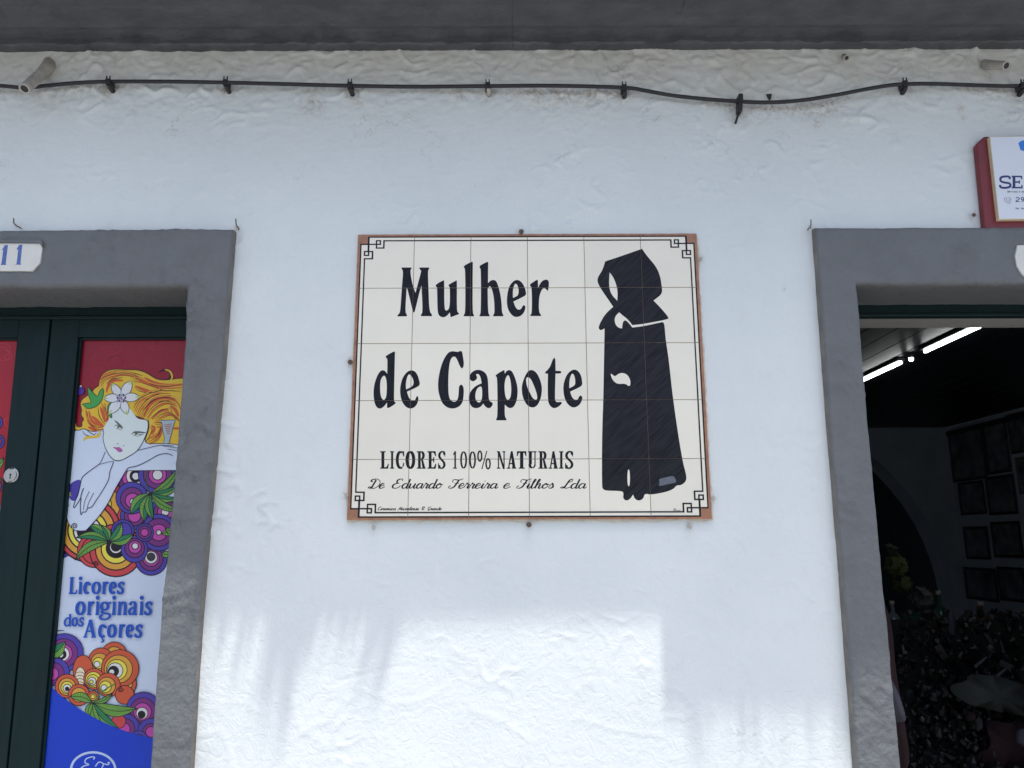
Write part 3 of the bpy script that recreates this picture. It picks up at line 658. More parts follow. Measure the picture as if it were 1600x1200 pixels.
# condensed slab capitals: unit box, w = stem width as share of the glyph width; polygons ('p') and strokes ('s')
def cap(ch):
    s = .09                                            # serif height
    P = lambda *q: ('p', list(q)); 
    stem = lambda x0, x1: P((x0, 0), (x1, 0), (x1, 1), (x0, 1))
    ser = lambda x0, x1, y: P((x0, y), (x1, y), (x1, y + s * .75), (x0, y + s * .75))
    if ch == 'L': return [stem(.14, .48), ser(0, .62, 1 - s * .75), P((0, 0), (.9, 0), (1, .28), (.9, .28), (.72, .1), (.45, .08), (0, .07))]
    if ch == 'I': return [stem(.25, .78), ser(0, 1, 1 - s * .75), ser(0, 1, 0)]
    if ch == 'T': return [stem(.34, .68), ser(.2, .82, 0), P((0, .72), (.09, .72), (.2, .9), (.8, .9), (.91, .72), (1, .72), (.97, 1), (.03, 1))]
    if ch == 'E': return [stem(.14, .46), P((0, 0), (.92, 0), (1, .28), (.9, .28), (.72, .09), (0, .07)), P((0, .93), (.7, .91), (.88, .72), (.98, .72), (.92, 1), (0, 1)), P((.4, .47), (.62, .47), (.66, .36), (.76, .36), (.76, .66), (.66, .66), (.62, .55), (.4, .55))]
    if ch == 'N': return [stem(.12, .26), stem(.78, .92), P((.02, 1), (.34, 1), (.92, 0), (.92, -.02), (.72, -.02), (.2, .8)), ser(0, .42, 0), ser(.66, 1, 1 - s * .75), ser(0, .3, 1 - s * .75)]
    if ch == 'A': return [P((.12, .04), (.26, .04), (.52, .80), (.62, 1.0), (.42, 1.0)), P((.42, 1.0), (.62, 1.0), (.94, .04), (.60, .04), (.45, .74)), P((.24, .26), (.7, .26), (.7, .33), (.26, .33)), ser(0, .38, 0), ser(.52, 1, 0)]
    if ch == 'U': return [P((.12, 1), (.46, 1), (.46, .25), (.12, .25)), P((.76, 1), (.9, 1), (.9, .25), (.76, .25)), ('s', arc(.505, .25, .30, .19, 180, 270, 8) , .28), ('s', arc(.505, .25, .32, .2, 270, 360, 8), .16), ser(0, .58, 1 - s * .75), ser(.62, 1, 1 - s * .75)]
    if ch == 'R': return [stem(.14, .44), ser(0, .58, 0), P((0, 1), (.6, 1), (.6, .93), (0, .93)), ('s', arc(.5, .755, .26, .205, 90, -90, 12), .26), P((.3, .50), (.58, .50), (.58, .58), (.3, .58)), P((.48, .52), (.72, .5), (.98, 0), (.66, 0)), ser(.62, 1, 0)]
    if ch == 'C': return [('s', arc(.52, .5, .36, .46, 62, 298, 22), .30), P((.72, 1), (.95, 1), (.98, .70), (.88, .70), (.76, .84)), P((.86, .34), (.98, .34), (.94, .16), (.72, .06))]
    if ch == 'O': return [('s', arc(.5, .5, .36, .46, 0, 360, 28), .30)]
    if ch == '0': return [('s', arc(.5, .5, .37, .46, 0, 360, 28), .23)]
    if ch == 'S': return [('s', [(.86, .80), (.74, .95), (.48, .97), (.24, .86), (.2, .70), (.38, .56), (.64, .44), (.82, .30), (.8, .14), (.56, .03), (.28, .05), (.14, .2)], .26), P((.76, 1), (.9, 1), (.94, .70), (.84, .70)), P((.05, 0), (.18, 0), (.16, .30), (.04, .32))]
    if ch == '1': return [stem(.35, .78), ser(0, 1, 0), P((0, .84), (.5, 1), (.55, .9), (.1, .76))]
    if ch == '%': return [('s', arc(.17, .72, .14, .28, 0, 360, 20), .09), ('s', arc(.79, .28, .15, .28, 0, 360, 20), .09), P((.28, -.02), (.36, -.02), (.74, 1.02), (.66, 1.02))]
    return []
def put_cap(pr, ch, x0, x1, ytop, ybot, place):
    asp = (x1 - x0) / (ybot - ytop)
    pr.layer = 0
    for kind, pts, *w in cap(ch):
        if kind == 'p':
            q = [place(x0 + p[0] * (x1 - x0), ybot - p[1] * (ybot - ytop)) for p in pts]; pr.add(tri_poly(q), K)
        else:
            W = w[0] * (x1 - x0) * (1.15 if ch != '%' else 1.3); q = [(x0 + p[0] * (x1 - x0), ybot - p[1] * (ybot - ytop)) for p in pts]
            q = [(p.x, p.y) for p in catmull([(a_, b_, 0) for a_, b_ in q], 2)]
            ww = []
            for i in range(len(q)):
                a_, b_ = q[max(i - 1, 0)], q[min(i + 1, len(q) - 1)]; l = math.hypot(b_[0] - a_[0], b_[1] - a_[1]) or 1
                v = abs(b_[1] - a_[1]) / l; ww.append(W * (.5 + .5 * v) if ch != '%' else W)
            for quad in ribbon(q, ww): pr.add([[place(*v) for v in quad]], K, False)
            pr.layer += 1
small = Print()
pl = lambda x, y: onto(x, y)
for ch, x0, x1 in [('L', 594, 607.7), ('I', 609.5, 615.7), ('C', 618.6, 632), ('O', 634, 648.4), ('R', 651.3, 665), ('E', 668, 681.8), ('S', 684, 696.4), ('1', 707.8, 713.8), ('0', 719, 729.8), ('0', 733, 743.7),
                   ('%', 746.2, 767), ('N', 776.3, 789.6), ('A', 792, 806.6), ('T', 807.3, 822.6), ('U', 825, 838.2), ('R', 841.2, 855.3), ('A', 857.3, 871.7), ('I', 873.4, 880.4), ('S', 882.4, 896.2)]:
    put_cap(small, ch, x0, x1, 705, 732.4, pl)

CUR = {
 'a': (1.1, [[(.75, .85), (.45, 1), (.1, .6), (.1, .15), (.35, 0), (.7, .4), (.85, 1)], [(.85, 1), (.76, .2), (.92, 0), (1.15, .3)]]),
 'c': (.8, [[(.65, .8), (.4, 1), (.08, .6), (.08, .15), (.35, 0), (.8, .35)]]),
 'd': (1.1, [[(.75, .85), (.45, 1), (.1, .6), (.1, .15), (.35, 0), (.7, .4), (1.0, 1.9)], [(1.0, 1.9), (.76, .2), (.92, 0), (1.15, .3)]]),
 'e': (.85, [[(.1, .4), (.6, .6), (.62, .95), (.4, 1), (.1, .6), (.1, .12), (.4, 0), (.9, .35)]]),
 'i': (.55, [[(-.05, .3), (.25, 1)], [(.25, 1), (.12, .2), (.3, 0), (.6, .3)], [(.3, 1.5), (.38, 1.42)]]),
 'l': (.6, [[(-.05, .3), (.5, 1.6), (.42, 1.9)], [(.42, 1.9), (.25, 1.5), (.12, .2), (.3, 0), (.65, .3)]]),
 'h': (1.0, [[(-.05, .3), (.5, 1.6), (.42, 1.9)], [(.42, 1.9), (.25, 1.5), (.05, 0)], [(.1, .4), (.5, 1), (.68, .85)], [(.68, .85), (.55, .15), (.72, 0), (1.0, .3)]]),
 'm': (1.5, [[(-.05, .7), (.2, 1)], [(.2, 1), (.1, 0)], [(.1, .3), (.5, 1), (.62, .8)], [(.62, .8), (.5, 0)], [(.5, .3), (.9, 1), (1.05, .8)], [(1.05, .8), (.95, .15), (1.15, 0), (1.45, .3)]]),
 'n': (1.05, [[(-.05, .7), (.2, 1)], [(.2, 1), (.1, 0)], [(.1, .3), (.5, 1), (.65, .8)], [(.65, .8), (.55, .15), (.75, 0), (1.05, .3)]]),
 'o': (.95, [[(.5, 1), (.1, .6), (.12, .12), (.4, 0)], [(.4, 0), (.75, .4), (.65, .9), (.45, 1), (.6, .75), (1, .8)]]),
 'r': (.75, [[(-.05, .3), (.25, 1.15)], [(.25, 1.15), (.3, .9), (.6, .9)], [(.6, .9), (.42, .2), (.55, 0), (.8, .3)]]),
 's': (.7, [[(-.05, .2), (.4, 1.1)], [(.4, 1.1), (.6, .35), (.3, 0), (.05, .1)], [(.4, .0), (.75, .3)]]),
 't': (.6, [[(-.05, .3), (.4, 1.5)], [(.4, 1.5), (.15, .2), (.35, 0), (.65, .3)], [(.05, 1.02), (.6, 1.06)]]),
 'u': (1.1, [[(0, .7), (.15, 1)], [(.15, 1), (.08, .2), (.3, 0)], [(.3, 0), (.65, .5), (.85, 1)], [(.85, 1), (.72, .2), (.88, 0), (1.15, .3)]]),
 'D': (1.75, [[(.95, 1.75), (.55, .2), (.3, 0)], [(.3, 0), (0, .1), (.15, .3), (.6, .1), (1.0, 0), (1.6, .55), (1.65, 1.4), (1.1, 1.9), (.4, 1.8), (.2, 1.45), (.5, 1.35)]]),
 'E': (1.45, [[(1.25, 1.5), (1.3, 1.85), (.9, 1.9), (.55, 1.6), (.6, 1.15), (.95, 1.05)], [(.7, 1.05), (.15, .75), (.1, .2), (.5, 0), (1.0, .2), (1.2, .6)]]),
 'F': (1.45, [[(.55, 1.2), (.35, 1.45), (.6, 1.8), (1.2, 1.7), (1.8, 1.95)], [(1.25, 1.75), (.85, .4), (.45, 0)], [(.45, 0), (.05, .1), (.1, .45), (.3, .45)], [(.75, .95), (1.35, 1.05)]]),
 'L': (1.4, [[(.9, 1.2), (1.4, 1.5), (1.35, 1.9), (1.0, 1.7)], [(1.0, 1.7), (.6, .4), (.3, .05), (.0, .15), (.3, .3), (.8, .02), (1.35, .25)]]),
 'C': (1.3, [[(1.2, 1.5), (1.1, 1.9), (.6, 1.7), (.1, .8), (.3, .05), (.8, .1), (1.2, .5)]]),
 'M': (1.9, [[(0, .1), (.2, .05), (.8, 1.8)], [(.8, 1.8), (.9, .1)], [(.9, .1), (1.6, 1.8)], [(1.6, 1.8), (1.5, .1), (1.8, .2)]]),
 'R': (1.5, [[(.75, 1.8), (.4, 0)], [(.1, 1.4), (.5, 1.9), (1.3, 1.8), (1.2, 1.1), (.6, 1)], [(.6, 1), (1.0, .1), (1.4, .2)]]),
 'G': (1.3, [[(1.2, 1.5), (1.0, 1.9), (.4, 1.6), (.1, .8), (.4, .1), (.9, .4), (1.1, .95)], [(1.1, .95), (.8, 0), (.3, -.3)]]),
 '.': (.5, [[(.1, .08), (.22, .0)]]), ' ': (.9, []),
}
def script(pr, text, x0, x1, base, xh, w, place, thin=.32):
    adv = sum(CUR[c][0] for c in text) - .15; sx = (x1 - x0 - .30 * xh) / adv; x = x0
    for k, ch in enumerate(text):
        a_, strokes = CUR[ch]; pr.layer = k % 2 * 7
        for stx in strokes:
            q = [(x + p[0] * sx + p[1] * xh * .28, base - p[1] * xh) for p in stx]
            if len(q) > 2: q = [(p.x, p.y) for p in catmull([(u, v, 0) for u, v in q], 4)]
            ww = []
            for i in range(len(q)):
                u, v = q[max(i - 1, 0)], q[min(i + 1, len(q) - 1)]; l = math.hypot(v[0] - u[0], v[1] - u[1]) or 1
                dn = (v[1] - u[1]) / l; ww.append(w * (thin + (1 - thin) * max(0, dn)))
            pr.add([[place(*t) for t in quad] for quad in ribbon(q, ww)], K)
        x += a_ * sx
for word, x0, x1 in [('De', 575, 601), ('Eduardo', 612, 691), ('Ferreira', 700, 778), ('e', 786, 797), ('Filhos', 806.5, 865), ('Lda', 875.5, 916)]:
    script(small, word, x0, x1, 763, 7.6, 2.7, pl, .42)
script(small, 'Ceramica Micaelense R. Grande', 590, 690, 797, 2.7, 1.15, pl, .6)
small.layer = 0
small.stroke([onto(*p) for p in [(1052, 797.5), (1054, 794.5), (1055.5, 796.5), (1053, 797.6), (1057, 797), (1060, 797.6), (1063.5, 796.8)]], .0012, K)
for pr, nm in ((big, 'painted_title'), (small, 'painted_small_lettering')): tiled(pr, nm, M['ink'])

# --- cloaked figure
fig = Print()
A8 = lambda *q: [((925 + p[0] / 8), (380 + p[1] / 8)) + ((1,) if len(p) > 2 else ()) for p in q]
B5 = lambda *q: [((925 + p[0] / 5.217), (560 + p[1] / 5.217)) + ((1,) if len(p) > 2 else ()) for p in q]
outer = A8((165, 228, 1), (340, 170), (625, 70, 1), (680, 150), (800, 290), (850, 400), (876, 560), (876, 620), (840, 665), (768, 716, 1), (860, 810), (960, 928), (950, 952), (640, 1010), (505, 1025, 1), (440, 943), (385, 905), (340, 865, 1), (300, 900), (280, 950), (290, 1010), (325, 1055), (375, 1067, 1), (385, 985), (410, 962), (440, 975), (505, 1054, 1), (640, 1038), (880, 986, 1), (905, 1000), (920, 1200)) \
    + B5((625, 0), (662, 350), (735, 828), (772, 960), (765, 1005), (725, 1035), (690, 1033), (665, 1065), (600, 1090), (480, 1112), (430, 1100), (418, 1145), (380, 1162), (348, 1145), (335, 1110, 1), (312, 1145), (280, 1162), (252, 1142), (258, 1095), (240, 1080), (120, 1079), (88, 1067), (80, 1035), (82, 600), (92, 350), (98, 0)) \
    + A8((155, 1200), (157, 1065, 1), (105, 1094), (80, 1060), (95, 1010), (160, 890), (265, 795, 1), (200, 700), (110, 570), (65, 480), (75, 420), (130, 340))
hol = [A8((220, 365, 1), (270, 430), (310, 540), (321, 620), (316, 720, 1), (250, 650), (220, 580), (212, 480)),
       B5((150, 123), (162, 127), (185, 150), (215, 125), (250, 116), (290, 133), (314, 180), (312, 222), (298, 226), (270, 205), (205, 210), (165, 175)),
       B5((299, 896), (309, 930), (309, 1020), (300, 1050), (289, 1020), (288, 930))]
cv = lambda q: [(*onto(p[0], p[1]), 1) if len(p) > 2 else onto(p[0], p[1]) for p in q]
fig.poly(cv(outer), K, holes=[cv(h) for h in hol])
tiled(fig, 'painted_cloaked_figure', M['inkfig'])
pt = Print(); pt.layer = 5
pt.poly(cv(B5((545, 985), (580, 975), (665, 955), (680, 985), (690, 1012), (640, 1020), (552, 1042), (542, 1030), (552, 1008))), K)
tiled(pt, 'painted_grey_patch', M['patch'])
# --- border: lines and brown edge, drawn once for a corner and mirrored
bd = Print(); bw = 0.0034
c0 = onto(560.2, 367.8)
def cr(px, py): x, z = onto(px, py); return (x - c0[0], c0[1] - z)          # offset from the top left corner, right / down
WS, HS = SX1 - SX0, SZ1 - SZ0
CORN = [  # polylines near the corner
    [(576.7, 390 + 4.5), (576.7, 372.0)], [(564.8, 383.2), (595, 383.2)],
    [(570.3, 394.5), (570.3, 400.5), (576.7, 400.5), (576.7, 394.5)],
    [(595, 383.2), (595, 377.6), (589, 377.6), (589, 383.2)],
    [(570.3, 394.5), (582.7, 394.5), (582.7, 405.8), (570.3, 405.8)],
    [(600.6, 377.7), (600.6, 389), (589, 389), (589, 383.2)]]
def seg_rect(p, q, w):
    (x0, z0), (x1, z1) = p, q; h = w / 2
    return [(min(x0, x1) - h, min(z0, z1) - h), (max(x0, x1) + h, min(z0, z1) - h), (max(x0, x1) + h, max(z0, z1) + h), (min(x0, x1) - h, max(z0, z1) + h)]
brown = Print()
for fx in (0, 1):
    for fz in (0, 1):
        mp = lambda x, z: ((SX0 + x) if not fx else (SX1 - x), (SZ1 - z) if not fz else (SZ0 + z))
        bd.layer = fx * 8 + fz * 16
        for pl_ in CORN:
            for p, q in zip(pl_, pl_[1:]):
                a_, b_ = cr(*p), cr(*q); bd.add([seg_rect(mp(*a_), mp(*b_), bw)], K)
        # long lines to the middle
        for (p, horiz) in (((576.7, 372.0), 1), ((600.6, 377.7), 1), ((564.8, 383.2), 0), ((570.3, 405.8), 0)):
            x, z = cr(*p)
            bd.add([seg_rect(mp(x, z), mp(WS / 2, z) if horiz else mp(x, HS / 2), bw)], K)
        x1_, z1_ = cr(576.7, 383.2); xe, ze_ = cr(564.8, 372.0)
        brown.layer = 0
        def rect(xa, za, xb, zb): p, q = mp(xa, za), mp(xb, zb); return seg_rect(p, q, 0)
        brown.add([rect(-.01, -.01, x1_, z1_)], K); brown.add([rect(x1_, -.01, WS / 2, ze_)], K, False); brown.add([rect(-.01, z1_, xe, HS / 2)], K, False)
tiled(brown, 'brown_border', M['brown'], off=0.8e-4); tiled(bd, 'painted_border', M['ink'], off=2.0e-4)

# ------------------------------------------------------------------ THE GREEN DOOR with printed film
YD = 0.150
def quadpath(pts, y): return [xz(p[0], p[1], y) for p in pts]
zd1 = PY(150, 487, YD).z
def door_leaf(label, edge_a, edge_b, film_a, film_b):
    """edges as two photograph points each (top, bottom) on the leaf's front plane"""
    def line(e, z):
        (x0, z0), (x1, z1) = xz(*e[0], YD), xz(*e[1], YD); t = (z - z0) / (z1 - z0); return x0 + (x1 - x0) * t
    leaf = empty('door_leaf', (line(edge_a, 1.2), YD, .02))
    tag(leaf, label, 'door', 'leaves of the green double door')
    zt = zd1; zg = PY(150, 526.5, YD).z; zb = 0.12; z0 = 0.02
    def q(ea, eb, za, zc): return [(line(ea, za), za), (line(eb, za), za), (line(eb, zc), zc), (line(ea, zc), zc)]
    for nm, ea, eb, za, zc in (('stile', edge_a, film_a, z0, zt), ('stile', film_b, edge_b, z0, zt), ('rail', film_a, film_b, zg, zt), ('rail', film_a, film_b, z0, zb)):
        bm = bmesh.new(); prism(bm, q(ea, eb, za, zc), YD, YD + .042, .0018, 2); from_bm(nm, bm, M['green'], leaf)
    bm = bmesh.new(); prism(bm, q(film_a, film_b, zb, zg), YD + .0185, YD + .026); gl = from_bm('pane', bm, M['pane'], leaf)
    # glazing bead
    bm = bmesh.new()
    for ea, s_ in ((film_a, 1), (film_b, -1)):
        p = [(line(ea, zb), zb), (line(ea, zb) + s_ * .006, zb), (line(ea, zg) + s_ * .006, zg), (line(ea, zg), zg)]
        prism(bm, p, YD + .0085, YD + .0178)
    box(bm, line(film_a, zg) + .0062, line(film_b, zg) - .0062, YD + .0085, YD + .0178, zg - .006, zg)
    from_bm('glazing_bead', bm, M['green'], leaf)
    return leaf
M['pane'] = mat('backing of the film', (0.25, 0.25, 0.25), 0.3)
seam_r = [(82.5, 487), (12.5, 1200)]; seam_l = [(79.5, 487), (9.5, 1200)]
film_l = [(122, 527), (61, 1200)]
xr_film = xz(123, 527, YD)[0] + 0.37
leafR = door_leaf('right green door leaf with the Licores film of a reclining woman', seam_r, [(345, 487), (300, 1200)], film_l, [(327, 527), (280, 1200)])
leafL = door_leaf('left green door leaf with round lock, cut by the photo edge', [(-190, 487), (-270, 1200)], seam_l, [(-155, 527), (-230, 1200)], [(27.5, 526), (-40, 1200)])
# film of the right leaf ------------------------------------------------------------
YP = YD + 0.0180
IND, PUR, MAG, WHT, RED, ORG, YEL = (78, 66, 172), (122, 48, 130), (196, 76, 172), (225, 228, 226), (205, 72, 78), (222, 166, 66), (236, 224, 84)
LG, DG, OUT = (128, 190, 82), (38, 130, 84), (22, 12, 32)
HAIR, HOR, SKIN, BLU, TXT, RBG, ORD = (238, 198, 58), (212, 96, 46), (216, 230, 248), (8, 62, 200), (22, 84, 190), (158, 16, 42), (208, 92, 60)
W = Print(clip=[(119.5, 524), (345, 524), (300, 1260), (55, 1260)])
W.poly([(100, 500), (350, 500), (320, 1270), (40, 1270)], (212, 226, 246), smooth=False)
W.poly([(100, 500), (350, 500), (330, 720), (90, 700)], RBG, smooth=False)
rs = random.Random(3)
for k in range(26):
    cx, cy, r = rs.uniform(120, 300), rs.uniform(530, 660), rs.uniform(6, 22); a0 = rs.uniform(0, 360)
    W.stroke([(cx + r * (1 - t * .08) * math.cos(R(a0 + t * 38)), cy + r * (1 - t * .08) * math.sin(R(a0 + t * 38))) for t in range(9)], .9, (176, 34, 58), 2)
for k in range(6):
    cx, cy = rs.uniform(125, 300), rs.uniform(530, 640); W.stroke([(cx, cy), (cx + 14, cy - 8), (cx + 26, cy - 2), (cx + 22, cy + 8)], 1.1, (120, 10, 36), 4)
def stack(x, y, rad, cols, dx=0, dy=0, ow=1.5):
    for i, (r, c_) in enumerate(zip(rad, cols)): W.disc(x + dx * i, y + dy * i, r, c_, ow, OUT)
def leaf(bx, by, tx, ty, w, both=False):
    dx, dy = tx - bx, ty - by; l = math.hypot(dx, dy); nx, ny = -dy / l, dx / l
    def at(t, s): return (bx + dx * t + nx * s * w + nx * .12 * l * math.sin(math.pi * t), by + dy * t + ny * s * w + ny * .12 * l * math.sin(math.pi * t))
    prof = lambda t: math.sin(math.pi * min(1, t * 1.02)) ** .8 if t < 1 else 0
    T_ = [i / 10 for i in range(11)]
    up = [at(t, prof(t)) for t in T_]; mid = [at(t, 0) for t in T_]; dn = [at(t, -prof(t)) for t in T_]
    quads = lambda A_, B_: [[A_[i], A_[i + 1], B_[i + 1], B_[i]] for i in range(10)]
    W.add(quads(up, mid), LG); W.add(quads(mid, dn), LG if both else DG, False)
    for side, A_ in ((1, up), (-1, dn)):
        if side < 0 and not both: continue
        ribs = []
        m_ = max(6, int(l / 2.4))
        for i in range(1, m_):
            t = i / m_; p = at(t, 0); q = at(min(1, t + .07), side * prof(min(1, t + .07))); ribs += ribbon([p, q], .7)
        W.add(ribs, OUT)
    W.add(ribbon(up, 1.1) + ribbon(dn, 1.1), OUT); W.add(ribbon(mid, 1.0), OUT)
def spiral(x, y, r, w=1.2, turns=2.0, a0=0, col=OUT):
    n_ = int(turns * 10); W.stroke([(x + r * (1 - i / n_ * .85) * math.cos(R(a0) + i / n_ * turns * 6.283), y + r * (1 - i / n_ * .85) * math.sin(R(a0) + i / n_ * turns * 6.283)) for i in range(n_ + 1)], w, col, 0)
Z6 = lambda x, y: (x / 5.0, 740 + y / 5.0)
IPM = [IND, PUR, MAG, WHT, (60, 60, 70)]
ROY = [RED, ORG, YEL, WHT, OUT]
stack(*Z6(470, 560), [20, 15], [IND, IND]); stack(*Z6(510, 400), [17, 11, 6], ROY)
stack(*Z6(800, 240), [38, 28, 14], ROY)
stack(*Z6(1060, 20), [30, 22, 15, 9, 6], [PUR, MAG, (235, 225, 225), OUT, WHT]); stack(*Z6(1230, 10), [30, 22, 14, 8], IPM)
stack(*Z6(1290, 300), [24, 18, 12, 6], IPM); stack(*Z6(1050, 330), [22, 16, 10], IPM)
stack(*Z6(690, 440), [50, 42, 31, 22, 15], ROY, -0.5, .5, 2.4)
stack(*Z6(740, 600), [27, 21], [RED, RED]); stack(*Z6(905, 600), [41, 32, 23, 15, 10, 7], [RED, ORG, YEL, OUT, WHT, OUT], 0, -1.2, 2)
stack(*Z6(1180, 670), [25, 19, 13, 10, 6], IPM, 0, -1); stack(*Z6(1240, 460), [29, 22, 13, 4], IPM)
stack(*Z6(1030, 190), [25, 18.5, 11.5, 5], IPM, 0.6, 2.0); stack(*Z6(960, 450), [18, 14], [IND, IND])
stack(*Z6(1050, 590), [21, 15.5, 10, 5], IPM, .4, -1.6); stack(*Z6(1130, 460), [14, 10.5, 6], IPM)
for tx, ty, w_, bo in [(1390, -40, 6, 1), (1400, 90, 5, 0), (1400, 190, 5, 0), (1400, 290, 6, 1), (1020, 320, 8, 0), (1130, 380, 7, 0), (1200, 360, 6, 0)]:
    leaf(*Z6(1175, 155), *Z6(tx, ty), w_, bool(bo))
W.stroke([Z6(1165, 150), Z6(1140, 60), Z6(1145, -10), Z6(1180, -70)], 1.6, (60, 90, 50)); spiral(*Z6(1205, -95), 7, 1.2, 2.2, 200)
for tx, ty, w_, bo in [(690, 400, 7, 0), (595, 500, 6, 0), (585, 675, 7, 1), (1045, 470, 7, 0), (950, 385, 7, 0), (790, 400, 5, 0)]:
    leaf(*Z6(855, 530), *Z6(tx, ty), w_, bool(bo))
for tx, ty in [(1260, 640), (1330, 570)]: leaf(*Z6(1340, 640), *Z6(tx, ty), 5, True)
for tx, ty in [(1260, 470), (1290, 430)]: leaf(*Z6(1350, 480), *Z6(tx, ty), 4, True)
for tx, ty in [(480, 330), (500, 470)]: leaf(*Z6(420, 430), *Z6(tx, ty), 5, True)
spiral(*Z6(750, 700), 4.5, .9, 2); spiral(*Z6(930, 635), 4, .8, 2)
# skin and shoulder
W.poly([(104, 681, 1), (120, 672), (140, 668), (165, 668), (200, 680), (235, 690), (262, 692), (330, 696, 1), (330, 735, 1), (250, 735), (198, 736, 1), (190, 748), (180, 765), (170, 785), (158, 803), (148, 815), (135, 829, 1), (118, 829), (108, 820), (102, 803), (99, 780), (96, 740, 1)], SKIN)
W.stroke([(198, 735.5), (250, 735), (300, 735)], 1, OUT)
W.poly([Z6(540, 180), Z6(530, 110), Z6(570, 60), Z6(640, 40), Z6(625, 130), Z6(600, 210), Z6(560, 215)], IND)
for an in range(0, 360, 60): W.stroke([Z6(535, 165), (107 + 5 * math.cos(R(an + 20)), 773 + 5 * math.sin(R(an + 20)))], 2.0, (190, 205, 60), 0)
spiral(*Z6(510, 245), 6, .9, 2); spiral(*Z6(585, 410), 5, 1.5, 1.8, 150)
H = lambda *q: [(100 + p[0] / 8.42, 565 + p[1] / 8.42) + ((1,) if len(p) > 2 else ()) for p in q]
h1 = lambda x, y: (100 + x / 8.42, 565 + y / 8.42)
W.poly(H((460, 320, 1), (465, 240), (510, 160), (590, 112), (700, 98), (850, 112), (960, 108), (1080, 145), (1150, 190), (1210, 228), (1290, 245), (1380, 240), (1560, 215), (1900, 200), (1900, 1100), (1600, 1110), (1380, 1075), (1100, 1085), (1060, 1040), (1120, 900), (1120, 770), (900, 700), (700, 640), (560, 820), (550, 880), (480, 905), (400, 922), (340, 912), (260, 880), (200, 907), (150, 897), (118, 850), (130, 803), (165, 798), (165, 850), (205, 865), (245, 850), (232, 800), (272, 760), (220, 700), (240, 640), (213, 560), (235, 500), (300, 455), (375, 400), (400, 355)), HAIR, 1.2, (60, 30, 10), it=2)
W.stroke([h1(1240, 140), h1(1320, 110), h1(1390, 150), h1(1390, 220), h1(1310, 240)], 2.4, OUT, 4, taper=True)
W.stroke([h1(1400, 250), h1(1425, 200), h1(1395, 130), h1(1330, 105)], 3.2, HAIR, 4, taper=True)
for pts in [[(480, 240), (560, 170), (680, 150)], [(560, 410), (590, 310), (660, 250), (780, 250)], [(1060, 210), (1200, 280), (1340, 310), (1560, 300)], [(940, 320), (1050, 370), (1160, 400)], [(1060, 730), (1110, 600), (1220, 500), (1400, 470)],
            [(330, 650), (370, 780), (470, 840), (530, 850)], [(370, 720), (430, 770), (520, 850)], [(1160, 760), (1280, 650), (1380, 640)], [(1400, 580), (1470, 640), (1510, 720)], [(1150, 840), (1190, 880), (1160, 960)], [(1290, 860), (1240, 950), (1130, 1010)], [(480, 600), (520, 700), (545, 800)], [(500, 560), (560, 700), (570, 790)], [(320, 860), (390, 890), (430, 900)], [(1440, 880), (1560, 880)]]:
    W.stroke([h1(*p) for p in pts], 5.2, HOR, 5, taper=True)
for pts in [[(480, 300), (520, 220), (640, 170), (760, 150), (900, 170), (1080, 260), (1280, 350)], [(900, 230), (1000, 240), (1150, 300), (1350, 330), (1560, 310)], [(930, 330), (1000, 390), (1150, 410), (1300, 380), (1550, 400)], [(920, 620), (990, 500), (1130, 420), (1300, 370)],
            [(960, 700), (1040, 560), (1200, 440), (1400, 420)], [(1010, 740), (1100, 580), (1260, 480), (1460, 500), (1540, 650)], [(1080, 730), (1180, 590), (1330, 520), (1480, 560)], [(1130, 760), (1250, 660), (1390, 610)], [(1190, 770), (1300, 690), (1400, 680), (1520, 760)],
            [(300, 640), (310, 760), (400, 850), (500, 870)], [(450, 600), (470, 720), (540, 830)], [(540, 540), (550, 650), (570, 790)], [(1130, 860), (1160, 900), (1120, 1000), (1080, 1060), (1150, 1090)], [(1200, 830), (1280, 850), (1230, 980), (1110, 1060)], [(1180, 810), (1270, 800), (1300, 870), (1250, 960)],
            [(1400, 600), (1460, 740), (1560, 790)], [(280, 880), (340, 930), (400, 960), (430, 930)], [(250, 910), (280, 960), (400, 990), (460, 940)], [(600, 130), (780, 120), (950, 160), (1040, 190)], [(560, 300), (640, 230), (780, 215)]]:
    W.stroke([h1(*p) for p in pts], 1.3, (60, 30, 12), 5, taper=True)
for pts in [[(480, 300), (520, 220), (640, 170), (760, 150), (900, 170), (1080, 260), (1280, 350)], [(900, 230), (1000, 240), (1150, 300), (1350, 330), (1560, 310)], [(920, 620), (990, 500), (1130, 420), (1300, 370)],
            [(960, 700), (1040, 560), (1200, 440), (1400, 420)], [(1010, 740), (1100, 580), (1260, 480), (1460, 500), (1540, 650)], [(1080, 730), (1180, 590), (1330, 520), (1480, 560)], [(300, 640), (310, 760), (400, 850), (500, 870)], [(500, 560), (560, 700), (570, 790)], [(1190, 770), (1300, 690), (1400, 680), (1520, 760)], [(1200, 830), (1280, 850), (1230, 980), (1110, 1060)]]:
    for dx_, dy_, cc_, ww_ in ((14, 26, HOR, 2.6), (-10, -24, (226, 150, 50), 2.2), (22, 44, (120, 60, 20), .8)):
        W.stroke([h1(p[0] + dx_ * rs.uniform(.6, 1.3), p[1] + dy_ * rs.uniform(.7, 1.2)) for p in pts], ww_, cc_, 5, taper=True)
W.stroke([h1(470, 900), h1(460, 980), h1(300, 1000), h1(265, 1045)], 4.2, HAIR, 4, taper=True)
W.disc(*h1(215, 385), 6.6, (84, 44, 160), 1.0, (50, 20, 90)); W.disc(*h1(225, 325), 1.5, WHT)
